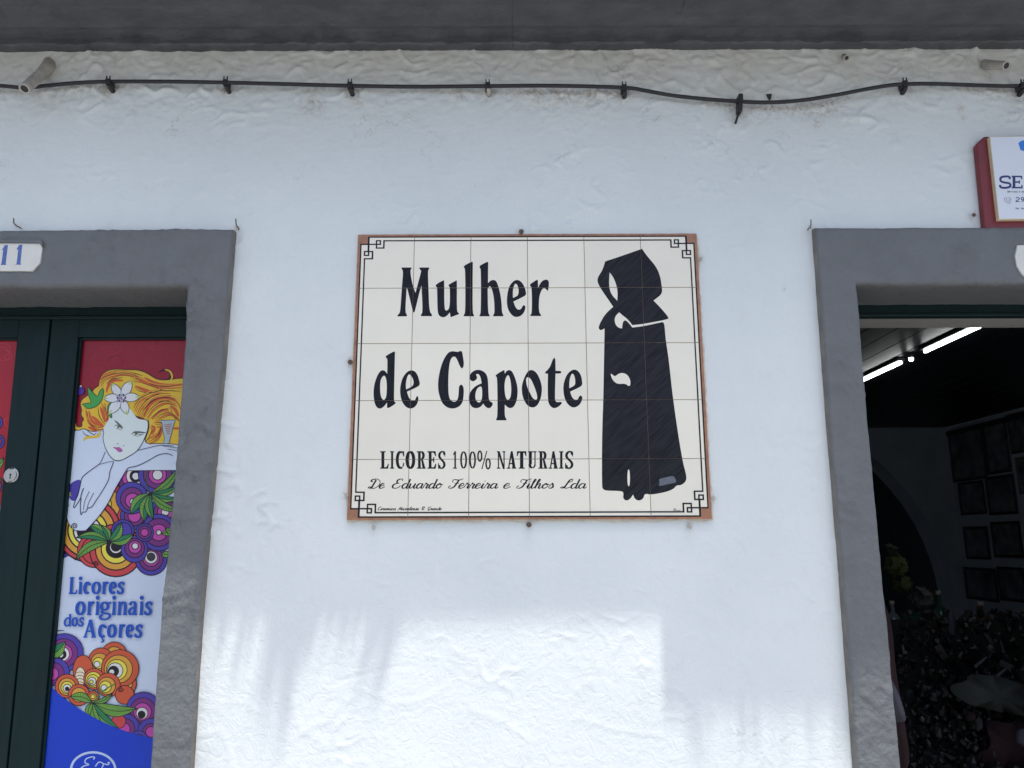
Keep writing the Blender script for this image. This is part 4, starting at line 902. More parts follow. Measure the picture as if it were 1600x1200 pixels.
# hummingbird-like leaf
W.poly(H((320, 335, 1), (390, 415), (450, 470), (465, 400), (515, 345, 1), (528, 400), (510, 490), (470, 560), (410, 605), (310, 625), (280, 590), (240, 562, 1), (320, 545), (365, 545), (340, 480), (312, 400)), (74, 172, 82), 1.1, (20, 60, 40))
# face
W.poly([(168.5, 660), (162, 668), (161, 685), (165, 700), (171, 711), (179, 719), (189, 719.5), (202, 713), (215, 704), (224, 690), (230, 677), (232.5, 656), (217, 656), (210, 648), (204, 638), (190, 630), (176, 640)], (226, 240, 238))
W.stroke([(232.5, 656), (231, 672), (224, 690), (215, 704), (202, 713), (189, 719.5), (179, 719), (171, 711), (165, 700)], 1.3, (40, 40, 70))
W.stroke([(165, 700), (161.5, 686), (162.5, 675), (160, 670)], 1.1, (40, 40, 70)); W.stroke([(165, 706), (159, 720), (155, 726)], 1.1, (40, 40, 70))
W.poly(H((655, 765), (700, 785), (780, 860), (775, 880), (710, 830)), (92, 104, 104), it=1); W.poly(H((890, 930), (960, 912), (1085, 930), (1080, 945), (960, 940)), (92, 104, 104), it=1)
W.stroke([h1(670, 850), h1(705, 835), h1(750, 870), h1(775, 885)], 1.1, (50, 60, 50)); W.stroke([h1(690, 880), h1(730, 890), h1(760, 905)], .8, (90, 100, 80)); W.disc(*h1(718, 862), 1.5, (140, 140, 70), .6, (60, 60, 40))
W.stroke([h1(890, 955), h1(940, 935), h1(1000, 960), h1(1050, 955)], 1.1, (50, 60, 50)); W.stroke([h1(910, 965), h1(960, 980), h1(1020, 975)], .8, (90, 100, 80)); W.disc(*h1(950, 955), 1.5, (140, 140, 70), .6, (60, 60, 40))
W.disc(*h1(712, 1082), .9, (60, 60, 80)); W.disc(*h1(790, 1108), .9, (60, 60, 80))
W.poly(H((635, 1120), (700, 1130), (730, 1120), (790, 1175), (730, 1200), (690, 1160)), (184, 96, 168), it=1)
# flower in the hair
fx, fy = h1(760, 480)
W.poly([h1(600, 545), h1(640, 560), h1(630, 680), h1(640, 760), h1(580, 700), h1(570, 600)], (60, 150, 90), .9, (20, 60, 40))
for ax_, ay_ in [(630, 285), (890, 250), (1005, 465), (840, 700), (590, 695), (520, 485)]:
    t = h1(ax_, ay_); dx, dy = t[0] - fx, t[1] - fy; l = math.hypot(dx, dy); nx, ny = -dy / l, dx / l
    W.poly([(fx, fy, 1), (fx + dx * .35 + nx * l * .24, fy + dy * .35 + ny * l * .24), (fx + dx * .72 + nx * l * .22, fy + dy * .72 + ny * l * .22), (t[0], t[1], 1), (fx + dx * .72 - nx * l * .22, fy + dy * .72 - ny * l * .22), (fx + dx * .35 - nx * l * .24, fy + dy * .35 - ny * l * .24)], (232, 236, 240), 1.0, (30, 70, 40))
    W.stroke([(fx + dx * .75, fy + dy * .75), t], 2.4, (200, 214, 110), 0)
for k in range(14): W.stroke([(fx + rs.uniform(-9, 9), fy + rs.uniform(-8, 8)), (fx + rs.uniform(-9, 9), fy + rs.uniform(-8, 8))], .7, (150, 110, 190), 0)
for an in range(0, 360, 60): W.disc(fx + 6 * math.cos(R(an)), fy + 5.5 * math.sin(R(an)), 1.5, (20, 40, 30))
# arms and hand
AL = (44, 40, 84)
for pts, w_ in [([(272, 697), (250, 696), (232, 700), (215, 704)], .9), ([(270, 712), (262, 709), (248, 711), (232, 720), (215, 728), (202, 731), (197, 736), (190, 748), (180, 765), (170, 785), (158, 803), (148, 815), (135, 829)], 1.2),
                ([(155, 726), (170, 722), (178, 721)], .8), ([(155, 726), (142, 735), (130, 745), (127, 752)], 1.2), ([(178, 722), (172, 738), (170, 750), (160, 768), (152, 780), (144, 792), (138, 794), (134, 800), (130, 800), (127, 804), (126, 790), (127, 778), (122, 786), (117, 793), (115.5, 791), (119, 780), (124, 766), (127, 752)], 1.2),
                ([(131, 763), (127, 775), (127, 782)], 1.4), ([(140, 768), (133, 783), (131, 797)], .8), ([(147, 770), (139, 786), (137, 794)], .8), ([(296, 703), (270, 699), (255, 697)], .7), ([(296, 710), (276, 704), (262, 702)], .7), ([(104, 803), (108, 818), (118, 829), (135, 829)], 1.0)]:
    W.stroke(pts, w_, AL, 4)
# glass
W.poly(H((1275, 775, 1), (1470, 770, 1), (1440, 850), (1420, 940), (1400, 1010), (1385, 1080, 1), (1310, 1080, 1), (1330, 1010), (1300, 900), (1300, 830)), (176, 196, 204), .9, (50, 80, 90))
for k in range(6): W.stroke([h1(1320 + 8 * k, 840 + 22 * k), h1(1420 - 4 * k, 820 + 26 * k)], 1.4, (180, 110, 90), 0)
# lower cluster
Q = lambda x, y: (60 + x / 5.455, 980 + y / 5.455); q5 = 1 / 5.455
def st5(x, y, rad, cols, dx=0, dy=0): stack(*Q(x, y), [r * q5 for r in rad], cols, dx * q5, dy * q5, 1.2)
OOY = [ORD, ORG, YEL, WHT, OUT, WHT]
W.stroke([Q(60, 10), Q(140, 25), Q(225, 28)], .9, (50, 60, 90)); W.stroke([Q(60, 50), Q(140, 35), Q(225, 28)], .9, (50, 60, 90))
st5(225, 215, [162, 122, 80, 62, 40, 24], [IND, PUR, MAG, WHT, OUT, WHT], -6, 4)
leaf(*Q(60, 250), *Q(235, 120), 9, False); st5(150, 380, [118, 88, 55, 22], IPM, -14, 8)
st5(650, 235, [110, 70], OOY); st5(540, 285, [110, 75, 48, 26], OOY, -12, 10); st5(745, 480, [95, 60], OOY); st5(700, 350, [160, 120, 88, 66, 44, 24], OOY, -14, 6)
W.disc(*Q(385, 365), 86 * q5, ORD, 1.2, OUT, 128 * q5); W.disc(*Q(362, 420), 44 * q5, (236, 224, 190), 1.2, OUT, 82 * q5)
for k in range(4): W.stroke([Q(325, 390 + 28 * k), Q(362, 380 + 28 * k), Q(400, 396 + 28 * k)], .9, OUT)
st5(480, 440, [90, 68, 50, 34, 16], [ORD, YEL, YEL, WHT, YEL], -6, 6); st5(600, 490, [102, 74, 50, 26], OOY, -12, 8); st5(740, 575, [80], [ORD])
st5(250, 500, [102, 74, 52, 34, 16], OOY, 0, 6); st5(350, 575, [92, 62], OOY); st5(470, 590, [50, 32, 18], OOY)
st5(900, 695, [145, 108, 76, 50, 30], IPM[:4] + [OUT], -4, 12); st5(750, 855, [118, 86, 56], IPM, -10, 6); st5(965, 890, [115, 72, 45], IPM); st5(690, 800, [60], [RED]); st5(860, 960, [80, 50], IPM)
for tx, ty, w_, bo in [(850, 690, 9, 1), (270, 590, 7, 1), (690, 860, 8, 0), (560, 860, 6, 1), (430, 760, 5, 1), (640, 560, 4, 1)]: leaf(*Q(465, 640), *Q(tx, ty), w_, bool(bo))
spiral(*Q(705, 525), 5, .9, 2); W.stroke([Q(470, 640), Q(560, 540), Q(660, 480)], 1.6, (60, 130, 60))
W.poly([(50, 1040, 1), (74, 1062, 1), (84, 1076), (105, 1094), (130, 1111), (160, 1127), (190, 1140), (225, 1150), (255, 1156), (330, 1160, 1), (320, 1280, 1), (30, 1280, 1)], BLU)
E = [(146.7 + 34.5 * math.cos(R(k * 7.5)), 1202 + 27 * math.sin(R(k * 7.5))) for k in range(48)]
W.add(ribbon(E, 3.6, True), (190, 212, 240)); E2_ = [(146.7 + 31 * math.cos(R(k * 7.5)), 1202 + 23.5 * math.sin(R(k * 7.5))) for k in range(48)]
LB = (190, 212, 240)
W.stroke([(147, 1186), (149, 1183), (145, 1182), (136, 1185), (134, 1191), (140, 1194), (131, 1197), (126, 1204), (134, 1210), (144, 1204)], 1.8, LB, 5)
W.stroke([(150, 1197), (156, 1190), (164, 1193), (170, 1194), (172, 1191), (169, 1191)], 1.8, LB, 5); W.stroke([(163, 1193), (158, 1204), (150, 1212), (144, 1208)], 1.8, LB, 5); W.stroke([(154, 1201), (164, 1202)], 1.5, LB, 0)
# lettering on the film
def humanist(word, boxes, base, xh, w=.24, slant=.06):
    """book face lettering with swelling strokes; boxes = x extents per letter"""
    for ch, (x0, x1) in zip(word, boxes):
        ww_ = x1 - x0; sw = xh * w
        def S_(pts, k=1.0, mod=.5):
            q = [(x0 + u * ww_ + v * xh * slant, base - v * xh) for u, v in pts]
            if len(q) > 2: q = [(p.x, p.y) for p in catmull([(a_, b_, 0) for a_, b_ in q], 5)]
            wl_ = []
            for i in range(len(q)):
                a_, b_ = q[max(i - 1, 0)], q[min(i + 1, len(q) - 1)]; l = math.hypot(b_[0] - a_[0], b_[1] - a_[1]) or 1
                wl_.append(sw * k * (mod + (1 - mod) * abs(b_[1] - a_[1]) / l))
            W.add(ribbon(q, wl_), TXT, False)
        def P_(pts): W.add(tri_poly([(x0 + u * ww_ + v * xh * slant, base - v * xh) for u, v in pts]), TXT, False)
        h = sw / ww_ / 2
        lay = W.layer
        ring = lambda cx, cy, rx, ry, a0=0, a1=360: [(cx + rx * math.cos(R(a0 + (a1 - a0) * i / 16)), cy + ry * math.sin(R(a0 + (a1 - a0) * i / 16))) for i in range(17)]
        def nl(): W.layer += 1
        nl()
        if ch == 'o': S_(ring(.5, .5, .5 - h, .45), 1.12)
        elif ch in 'cç':
            S_(ring(.54, .5, .5 - h, .45, 50, 312), 1.12); nl(); S_([(.82, .72), (.9, .9)], 1.1)
            if ch == 'ç': nl(); S_([(.55, .0), (.6, -.15), (.72, -.22), (.6, -.36), (.4, -.34)], .6)
        elif ch == 'e': S_(ring(.53, .5, .5 - h, .45, 10, 318), 1.12); nl(); S_([(.12, .5), (.9, .56)], .62, 1)
        elif ch == 's': S_([(.85, .84), (.6, .95), (.28, .86), (.25, .64), (.6, .47), (.78, .28), (.62, .07), (.3, .05), (.08, .18)], .98, .7); nl(); S_([(.86, .7), (.9, .95)], .6); nl(); S_([(.04, .3), (.06, .03)], .6)
        elif ch == 'r': S_([(.34, .0), (.34, 1.0)]); nl(); S_([(.06, .03), (.66, .03)], .45, 1); nl(); S_([(.12, .93), (.4, .98)], .6, 1); nl(); S_([(.4, .68), (.6, .93), (.98, .88)], 1.0, .8)
        elif ch == 'i': S_([(.5, .0), (.5, 1.0)]); nl(); S_([(.1, .03), (.95, .03)], .45, 1); nl(); S_([(.12, .9), (.5, .98)], .6, 1); nl(); W.add([[(x0 + .62 * ww_ + sw * .68 * math.cos(R(k * 30)), base - xh * 1.30 + sw * .68 * math.sin(R(k * 30))) for k in range(12)]], TXT, False)
        elif ch == 'n': S_([(.22, .0), (.22, 1.0)]); nl(); S_([(.0, .03), (.42, .03)], .45, 1); nl(); S_([(.05, .93), (.22, .98)], .6, 1); nl(); S_([(.26, .72), (.5, .95), (.72, .88), (.78, .66), (.78, .0)]); nl(); S_([(.58, .03), (1, .03)], .45, 1)
        elif ch == 'a': S_([(.16, .74), (.28, .93), (.55, .96), (.72, .8), (.72, .12), (.98, .04)]); nl(); S_([(.7, .58), (.35, .5), (.12, .3), (.22, .06), (.5, .06), (.7, .24)], .95)
        elif ch == 'd': S_([(.78, 1.36), (.78, .0)]); nl(); S_([(.6, 1.28), (.78, 1.34)], .6, 1); nl(); S_([(.76, .8), (.5, .96), (.16, .7), (.12, .3), (.36, .04), (.74, .2)]); nl(); S_([(.78, .04), (1, .03)], .5, 1)
        elif ch == 'g': S_(ring(.42, .66, .30, .28), 1.0); nl(); S_([(.7, .88), (1.0, .94)], .6, 1); nl(); S_([(.26, .38), (.2, .22), (.45, .12), (.85, .06), (.94, -.14), (.6, -.34), (.2, -.32), (.06, -.14), (.28, .04)], .85, .7)
        elif ch == 'L': S_([(.3, .0), (.3, 1.38)], 1.05); nl(); S_([(.06, 1.35), (.58, 1.35)], .5, 1); nl(); S_([(.04, .04), (.95, .05)], .55, 1); nl(); S_([(.9, .03), (1.0, .34)], .5, 1)
        elif ch == 'A': S_([(.46, 1.36), (.12, .02)], .6, 1); nl(); S_([(.46, 1.38), (.84, .02)], 1.15); nl(); S_([(.26, .48), (.68, .48)], .5, 1); nl(); S_([(-.02, .03), (.3, .03)], .45, 1); nl(); S_([(.62, .03), (1.02, .03)], .45, 1)
humanist('Licores', [(108, 121), (123, 129.5), (130.5, 142), (143.5, 158.5), (159.5, 170), (170, 183), (184, 195)], 927.8, 18.6)
humanist('originais', [(118.3, 134.5), (136, 148), (149.5, 156.5), (156.5, 174), (175, 182.5), (184, 199.5), (201, 215.5), (217.8, 225.5), (226.5, 238.5)], 960.5, 20.5)
humanist('dos', [(101, 112.5), (112.5, 123), (124, 132)], 978.5, 14)
humanist('Açores', [(131.5, 151), (153.5, 167), (168, 183), (185, 196), (196.5, 210), (211.5, 223.5)], 995.7, 20)
print('film layers', W.layer, 'faces', len(W.f))
def film_place(y0):
    def f(px, py, l):
        x, z = xz(px, py, y0 - .0012); return (x, y0 - .0002 - l, z)
    return f
fo = W.build('printed_film', M['print'], leafR, film_place(YP), 8e-6)
fo['label'] = 'film printed with a reclining woman, vines and the words Licores originais dos Açores'
# film of the left leaf (only its right hand strip is in the picture)
W2 = Print(clip=[(-160, 524), (28, 524), (-38, 1190), (-235, 1190)])
W_keep = W; W = W2
W.poly([(-200, 500), (60, 500), (10, 790), (-260, 790)], (176, 30, 50), smooth=False); W.poly([(-260, 700), (0, 740), (0, 1220), (-300, 1220)], (196, 214, 238))
for k in range(40):
    cx, cy, r = rs.uniform(-150, 22), rs.uniform(530, 720), rs.uniform(5, 18); a0 = rs.uniform(0, 360)
    W.stroke([(cx + r * (1 - t * .08) * math.cos(R(a0 + t * 38)), cy + r * (1 - t * .08) * math.sin(R(a0 + t * 38))) for t in range(9)], .9, (200, 60, 76), 2)
stack(-5, 690, [12, 8], [IND, PUR]); stack(-8, 660, [12, 8], [IND, IND]); stack(-14, 760, [16, 11, 6], IPM); leaf(-20, 735, 6, 715, 6, True); leaf(-20, 740, 4, 750, 5, False)
W.poly([(-260, 1100, 1), (-30, 1120, 1), (-30, 1220, 1), (-300, 1220, 1)], BLU, smooth=False)
fo2 = W.build('printed_film', M['print'], leafL, film_place(YP), 8e-6)
# lock
cx, cz = xz(18.5, 743, YD)
bm = bmesh.new()
for r, y0, y1 in ((.0205, YD - .004, YD + .001), (.0155, YD - .0065, YD - .0041)):
    prism(bm, [(cx + r * math.cos(2 * math.pi * k / 32), cz + r * math.sin(2 * math.pi * k / 32)) for k in range(32)], y0, y1, .0012, 2)
lk = from_bm('lock', bm, M['steel'], leafL)
bm = bmesh.new()
prism(bm, [(cx - .0012, cz - .009), (cx + .0012, cz - .009), (cx + .0012, cz + .001), (cx - .0012, cz + .001)], YD - .0072, YD - .0066)
prism(bm, [(cx + .0027 * math.cos(k), cz + .002 + .0027 * math.sin(k)) for k in [i * .7854 for i in range(8)]], YD - .0071, YD - .0066)
prism(bm, [(cx - .006, cz + .0165), (cx + .006, cz + .0165), (cx + .005, cz + .0195), (cx - .005, cz + .0195)], YD - .0046, YD - .0041)
prism(bm, [(cx - .006, cz - .0195), (cx + .006, cz - .0195), (cx + .005, cz - .0165), (cx - .005, cz - .0165)], YD - .0046, YD - .0041)
kh = from_bm('keyhole', bm, M['black'], None); kh.parent = lk; 
kh.matrix_parent_inverse = Matrix.Identity(4)
kh.matrix_basis = Matrix.Identity(4)

# ------------------------------------------------------------------ number plaques
def plaque(pts, name, label):
    o = empty(name, (*xz(*pts[0], -PROUD)[:1], -PROUD, xz(*pts[0], -PROUD)[1])); tag(o, label, 'number plaque', 'house number plaques')
    return o
YQ = -PROUD - .0045
pq = plaque([(62, 424)], 'number_plaque', 'white glazed house number plaque with blue 11 above the green door')
bm = bmesh.new(); prism(bm, [xz(*p, YQ) for p in [(-75, 379.5), (62, 380), (65.5, 384), (64.8, 395), (62, 411), (50, 423.5), (-65, 423), (-80, 410)]], YQ, -PROUD + .004, .0012, 2); from_bm('plaque_tile', bm, M['plaque'], pq)
pr = Print()
Q20 = lambda x, y: (x / 20, 370 + y / 20)
for pts in ([(150, 262), (255, 262), (240, 330), (180, 840), (195, 858), (190, 880), (25, 880), (28, 858), (45, 840), (105, 400), (75, 425), (62, 410)], [(600, 250), (705, 250), (690, 330), (640, 835), (662, 850), (655, 875), (482, 870), (490, 850), (520, 835), (568, 400), (535, 405), (515, 395)],
            ):
    pr = Print(); pr.poly([xz(*Q20(*p), YQ) for p in pts], K, smooth=False)
    pr.build('numeral', M['blue'], pq, lambda x, z, l: (x, YQ - .0002 - l, z), 1e-5, False)
bm = bmesh.new()   # overhanging lip of paint above the plaque
prism(bm, [xz(*p, YQ) for p in [(-80, 375.5), (64, 375.5), (67.5, 380), (67, 386), (65.8, 385), (62.5, 379.8), (-75, 379)]], YQ - .004, -PROUD + .004, .0008); from_bm('plaque_lip', bm, M['grey'], pq)
pq2 = plaque([(1590, 415)], 'number_plaque', 'white plaque corner showing at the right edge of the photo over the doorway')
bm = bmesh.new(); prism(bm, [xz(*p, YQ) for p in [(1590, 383), (1700, 382), (1712, 400), (1705, 425), (1690, 437), (1606, 436), (1597, 428), (1589, 415), (1586.5, 400)]], YQ, -PROUD + .004, .0012, 2); from_bm('plaque_tile', bm, M['plaque'], pq2)

# ------------------------------------------------------------------ red and white shop sign
YS = -0.020; YW = YS - .013
rs_ = empty('shop_sign', (xz(1540, 362, YS)[0], 0, xz(1540, 362, YS)[1]))
tag(rs_, 'white printed sign on a red plastic backing box at the right edge', 'sign')
bm = bmesh.new(); prism(bm, [xz(*p, YS) for p in [(1526, 225), (1538, 213), (1760, 207), (1795, 355), (1788, 368), (1545, 366.5), (1539, 357)]], YS, -.0005, .004, 3); from_bm('red_backing', bm, M['signred'], rs_)
bm = bmesh.new(); fpts = [xz(*p, YW) for p in [(1546.5, 213.5), (1745, 210), (1778, 340), (1561, 343)]]
prism(bm, fpts, YW + .0005, YS - .0002); from_bm('cream_edge', bm, M['cream'], rs_)
ins = [xz(*p, YW) for p in [(1547.3, 214.2), (1744, 211), (1777, 339.2), (1561.6, 341.8)]]
bm = bmesh.new(); prism(bm, ins, YW, YW + .0004); from_bm('white_face', bm, M['signwhite'], rs_)
sp = Print(); bl = Print()
Fz = lambda x, y: xz(1530 + x / 6.667, 190 + y / 6.667, YW)
bl.poly([Fz(*p) for p in [(430, 205), (600, 150), (700, 210), (690, 290), (580, 330), (430, 298), (407, 225)]], K, smooth=False)
bl.build('blue_emblem', M['cyan'], rs_, lambda x, z, l: (x, YW - .0002 - l, z), 1e-5, False)
def S6(pts, w): sp.layer = (sp.layer + 1) % 40; sp.add(ribbon([Fz(p.x, p.y) for p in catmull([(a_, b_, 0) for a_, b_ in pts], 4)] if len(pts) > 2 else [Fz(*p) for p in pts], w), K, False)
k6 = 1 / 6.667 * .00165
S6([(318, 600), (312, 575), (265, 572), (225, 585), (225, 620), (265, 635), (315, 645), (322, 675), (280, 690), (225, 685), (218, 660)], 24 * k6)
for a_, b_, c_, d_, w in [(362, 572, 362, 690, 30), (338, 572, 445, 572, 18), (338, 688, 450, 688, 18), (362, 630, 420, 630, 18), (440, 565, 440, 600, 14), (445, 660, 445, 695, 14), (418, 612, 418, 648, 12),
                       (495, 570, 520, 570, 18), (505, 570, 505, 690, 26), (505, 570, 560, 585, 20), (560, 585, 560, 620, 22), (560, 620, 505, 632, 18), (530, 632, 580, 690, 22)]: S6([(a_, b_), (c_, d_)], w * k6)
sp.build('navy_heading', M['navy'], rs_, lambda x, z, l: (x, YW - .0002 - l, z), 1e-5, False); sp = Print()
S6([(382, 800), (395, 790), (415, 795), (415, 808), (380, 832), (420, 832)], 9 * k6); S6([(462, 812), (442, 815), (438, 800), (450, 790), (465, 800), (462, 822), (440, 834)], 9 * k6)
sp.build('navy_phone_number', M['navy'], rs_, lambda x, z, l: (x, YW - .0002 - l, z), 1e-5, False)
g = Print(); 
def small_text(x, y, n_, h, seed):
    r_ = random.Random(seed)
    glyphs = {'S': [[(1, .9), (.2, .9), (.2, .5), (.9, .5), (.9, 0), (0, 0)]], 'e': [[(.1, .35), (.8, .35), (.7, .65), (.2, .65), (.1, .1), (.8, 0)]], 'r': [[(.1, 0), (.1, .65)], [(.1, .5), (.6, .65)]], 'v': [[(0, .65), (.4, 0), (.8, .65)]], 'i': [[(.3, 0), (.3, .65)], [(.3, .85), (.3, .95)]], 'ç': [[(.8, .6), (.2, .6), (.1, .1), (.8, 0), (.5, -.2)]], 'o': [[(.4, .65), (.05, .35), (.4, 0), (.8, .35), (.4, .65)]], 's': [[(.8, .6), (.2, .6), (.2, .35), (.8, .3), (.8, 0), (.1, 0)]], 'C': [[(.9, .8), (.3, .9), (.1, .5), (.3, 0), (.9, .1)]], 'a': [[(.2, .6), (.7, .6), (.7, 0), (.1, .05), (.1, .3), (.7, .35)]], '.': [[(.3, 0), (.35, .08)]], 'R': [[(.1, 0), (.1, .9), (.7, .85), (.7, .5), (.1, .45), (.8, 0)]], ' ': []}
    for ch in n_:
        for st_ in glyphs.get(ch, []):
            g.layer = (g.layer + 1) % 30; g.add(ribbon([Fz(x + u * h * .62, y - v * h) for u, v in st_], 4.5 * k6), K, False)
        x += h * .72
small_text(292, 738, 'Serviços e as', 19, 1); small_text(380, 912, 'Car. Rs', 17, 2)
for pts in [[(264, 800), (262, 820), (285, 845), (315, 852), (328, 838), (315, 825), (300, 832), (284, 815), (288, 800), (275, 790), (264, 800)], [(300, 790), (322, 795), (332, 822)], [(305, 805), (315, 810), (318, 820)]]:
    g.layer += 1; g.add(ribbon([Fz(*p) for p in pts], 4 * k6), K, False)
g.build('grey_small_print', M['black'], rs_, lambda x, z, l: (x, YW - .0002 - l, z), 1e-5, False)

# ------------------------------------------------------------------ cable, clips, pipes, hooks
YC = -0.022
bm = bmesh.new()
pts = catmull([PY(px, py, YC + .004 * math.sin(px * .013)) for px, py in CABLE], 5)
tube(bm, pts, .0052, 10); tag(from_bm('wall_cable', bm, M['black'], None, True), 'long black cable clipped along the wall under the eave', 'cable')
for i, (px, py) in enumerate(CLIPS):
    c_ = PY(px, py, YC); o = empty('cable_clip', (c_.x, 0, c_.z))
    names = ['leftmost black cable clip, right of the long slanting pipe', 'black cable clip above the right corner of the green door', 'black cable clip above the left end of the tile sign', 'black cable clip above the word Mulher on the sign',
             'black cable clip above the painted hood of the cloaked figure', 'black cable clip where the cable rises, above the open doorway', 'dark cable clip at the right edge under the thick pipe']
    tag(o, names[i], 'cable clip', 'black clips holding the wall cable')
    bm = bmesh.new(); x, z = c_.x, c_.z
    box(bm, x - .007, x + .007, YC - .0085, -.001, z - .0085, z + .0085, .002, 2)
    from_bm('clip_body', bm, M['black'], o)
    for s_ in (-1, 1):
        bm = bmesh.new(); box(bm, x + s_ * .0045 - .0014, x + s_ * .0045 + .0014, YC - .007, YC - .003, z + .0088, z + .0175, .0006); from_bm('prong', bm, M['black'], o)
    bm = bmesh.new(); tube(bm, [(x + .003, -.001, z - .014), (x + .003, YC + .004, z - .013), (x + .002, YC - .003, z - .009)], [.007, .006, .005], 8); from_bm('nail_plug', bm, M['pvc'] if i == 3 else M['black'], o, True)
# odd bracket
c_ = PY(1156, 150, YC); e_ = PY(1149, 193, -.012)
o = empty('cable_bracket', (c_.x, 0, c_.z)); tag(o, 'dark strap bracket with a rod hanging below the lowest dip of the cable', 'bracket')
bm = bmesh.new(); m_ = PY(1154, 177, -.014)
prism(bm, [(c_.x - .007, c_.z - .02), (c_.x + .006, c_.z - .02), (c_.x + .007, c_.z + .003), (c_.x - .005, c_.z + .003)], YC - .009, -.002, .0015); prism(bm, [(c_.x - .009, m_.z), (c_.x + .003, m_.z), (c_.x + .005, c_.z - .0205), (c_.x - .007, c_.z - .0205)], YC - .006, -.003, .001)
from_bm('strap', bm, M['black'], o)
bm = bmesh.new(); tube(bm, [m_, e_], .0032, 8); from_bm('rod', bm, M['black'], o)
# pipes
def pipe(pts, r, label, r0=None):
    o = empty('drain_pipe', (pts[0].x, 0, pts[0].z)); tag(o, label, 'pipe', 'old pipe ends sticking out of the wall')
    P_ = catmull(pts, 6); n_ = len(P_); rr = [(r0 or r) + (r - (r0 or r)) * min(1, i / (n_ * .5)) for i in range(n_)]
    bm = bmesh.new(); tube(bm, P_, rr, 20, bore=.70); from_bm('pipe_tube', bm, M['pvc'], o, True)
    bm = bmesh.new(); c_ = P_[-1]; t_ = (P_[-1] - P_[-2]).normalized(); tube(bm, [c_ - t_ * .013, c_ - t_ * .002], r * .685, 20); from_bm('dark_bore_plug', bm, M['black'], o)  # black plug stands in for the shade inside the pipe
pipe([PY(80, 100, .02), PY(74, 106, -.01), PY(56, 123, -.045), PY(38, 139, -.085)], .0142, 'long pale pipe slanting down over the cable at the upper left', .022)
pipe([PY(1535, 100, .02), PY(1545, 101, -.02), PY(1560, 102, -.05), PY(1573, 102.5, -.075)], .0120, 'thick pale pipe stub at the upper right above the red sign', .014)
pipe([PY(1317, 88, .02), PY(1319, 89, -.005), PY(1323, 90.5, -.022)], .0078, 'small pale pipe stub just under the eave')
bm = bmesh.new(); c_ = PY(1202, 150, -.006)
prism(bm, [(c_.x - .009, c_.z + .007), (c_.x + .009, c_.z + .008), (c_.x + .003, c_.z - .012), (c_.x - .002, c_.z - .009)], -.0065, 0, .002); tag(from_bm('dark_hole', bm, M['black']), 'small black piece for a dark hole beside the dip of the cable', 'dark hole')  # black piece stands in for a dark hole in the plaster
# hooks
def hook(pts, r, label):
    bm = bmesh.new(); P_ = catmull(pts, 4); tube(bm, P_, r, 7); tag(from_bm('wall_hook', bm, M['rust'], None, True), label, 'hook', 'rusty hooks above the door surrounds')
hook([PY(33, 357, .01), PY(31, 355.5, -.02), PY(25, 352, -.035), PY(21.5, 348, -.04), PY(21.5, 341, -.04)], .0016, 'rusty bent hook above the house number plaque')
hook([PY(373, 360, .01), PY(373, 357, -.015), PY(370.5, 354, -.03), PY(369, 350, -.032), PY(368.5, 342, -.032)], .0017, 'rusty hook at the top right corner of the green door surround')
hook([PY(1263, 361, .01), PY(1262.5, 358, -.015), PY(1265, 356, -.03), PY(1267, 352, -.032), PY(1267, 343, -.032)], .0014, 'rusty hook at the top left corner of the open doorway surround')
NL = ['small nail in the wall at the top middle edge of the tile sign', 'small nail in the wall at the bottom middle edge of the tile sign', 'small nail at the upper right edge of the tile sign', 'small nail at the left edge of the tile sign, level with its second line',
      'small nail by the lower left edge of the tile sign', 'small nail below the lower left corner of the tile sign', 'small nail below the lower right corner of the tile sign', 'small nail beside the lower right edge of the tile sign', None, None, None, 'small rusty nail left of the red shop sign']
for (px, py), lb in zip(NAILS, NL):
    if not lb: continue
    a_ = PY(px, py, .004); b_ = PY(px + .5, py + 1, -.016)
    k_ = 1.5 if px in (814, 826, 547) else 1.1
    bm = bmesh.new(); tube(bm, [a_, b_], .0026 * k_, 8); tube(bm, [b_ + Vector((0, .0005, 0)), b_ - Vector((0, .0022, 0))], .0045 * k_, 8)
    tag(from_bm('nail', bm, M['rust'] if px in (826, 814, 1521, 547) else M['pvc']), lb, 'nail', 'nails round the tile sign')

# ------------------------------------------------------------------ inside the doorway
M['frame0'] = mat('grey lamp housing', (0.08, 0.085, 0.095), 0.5)
M['lamp'] = bpy.data.materials.new('fluorescent tube'); M['lamp'].use_nodes = True
lb = M['lamp'].node_tree.nodes['Principled BSDF']; lb.inputs['Emission Color'].default_value = (.95, 1, .98, 1); lb.inputs['Emission Strength'].default_value = 8.0; lb.inputs['Base Color'].default_value = (.8, .8, .8, 1)
ZL = RZ - .05
p1, p2 = PZ(1528, 518, ZL), PZ(1441, 554, ZL); p3, p4 = PZ(1410, 571, ZL), PZ(1344, 600, ZL)
xl = (p1.x + p2.x + p3.x) / 3
for i, (ya, yb_, lbl) in enumerate(((p1.y - .25, p2.y, 'nearer white ceiling tube lamp inside the dark shop'), (p3.y, p3.y + (p2.y - p1.y + .25), 'farther white ceiling tube lamp, cut by the doorway edge'))):
    o = empty('ceiling_lamp', (xl, ya, ZL)); tag(o, lbl, 'lamp', 'tube lamps on the shop ceiling')
    bm = bmesh.new(); box(bm, xl - .010, xl + .010, ya, yb_, ZL + .010, ZL + .03, .005, 2); from_bm('diffuser', bm, M['lamp'], o)
    bm = bmesh.new(); box(bm, xl - .03, xl + .022, ya - .02, yb_ + .02, ZL + .0305, RZ - .001, .003); from_bm('housing', bm, M['frame0'], o)
q1, q2 = PZ(1418, 566, ZL), PZ(1404, 573, ZL)
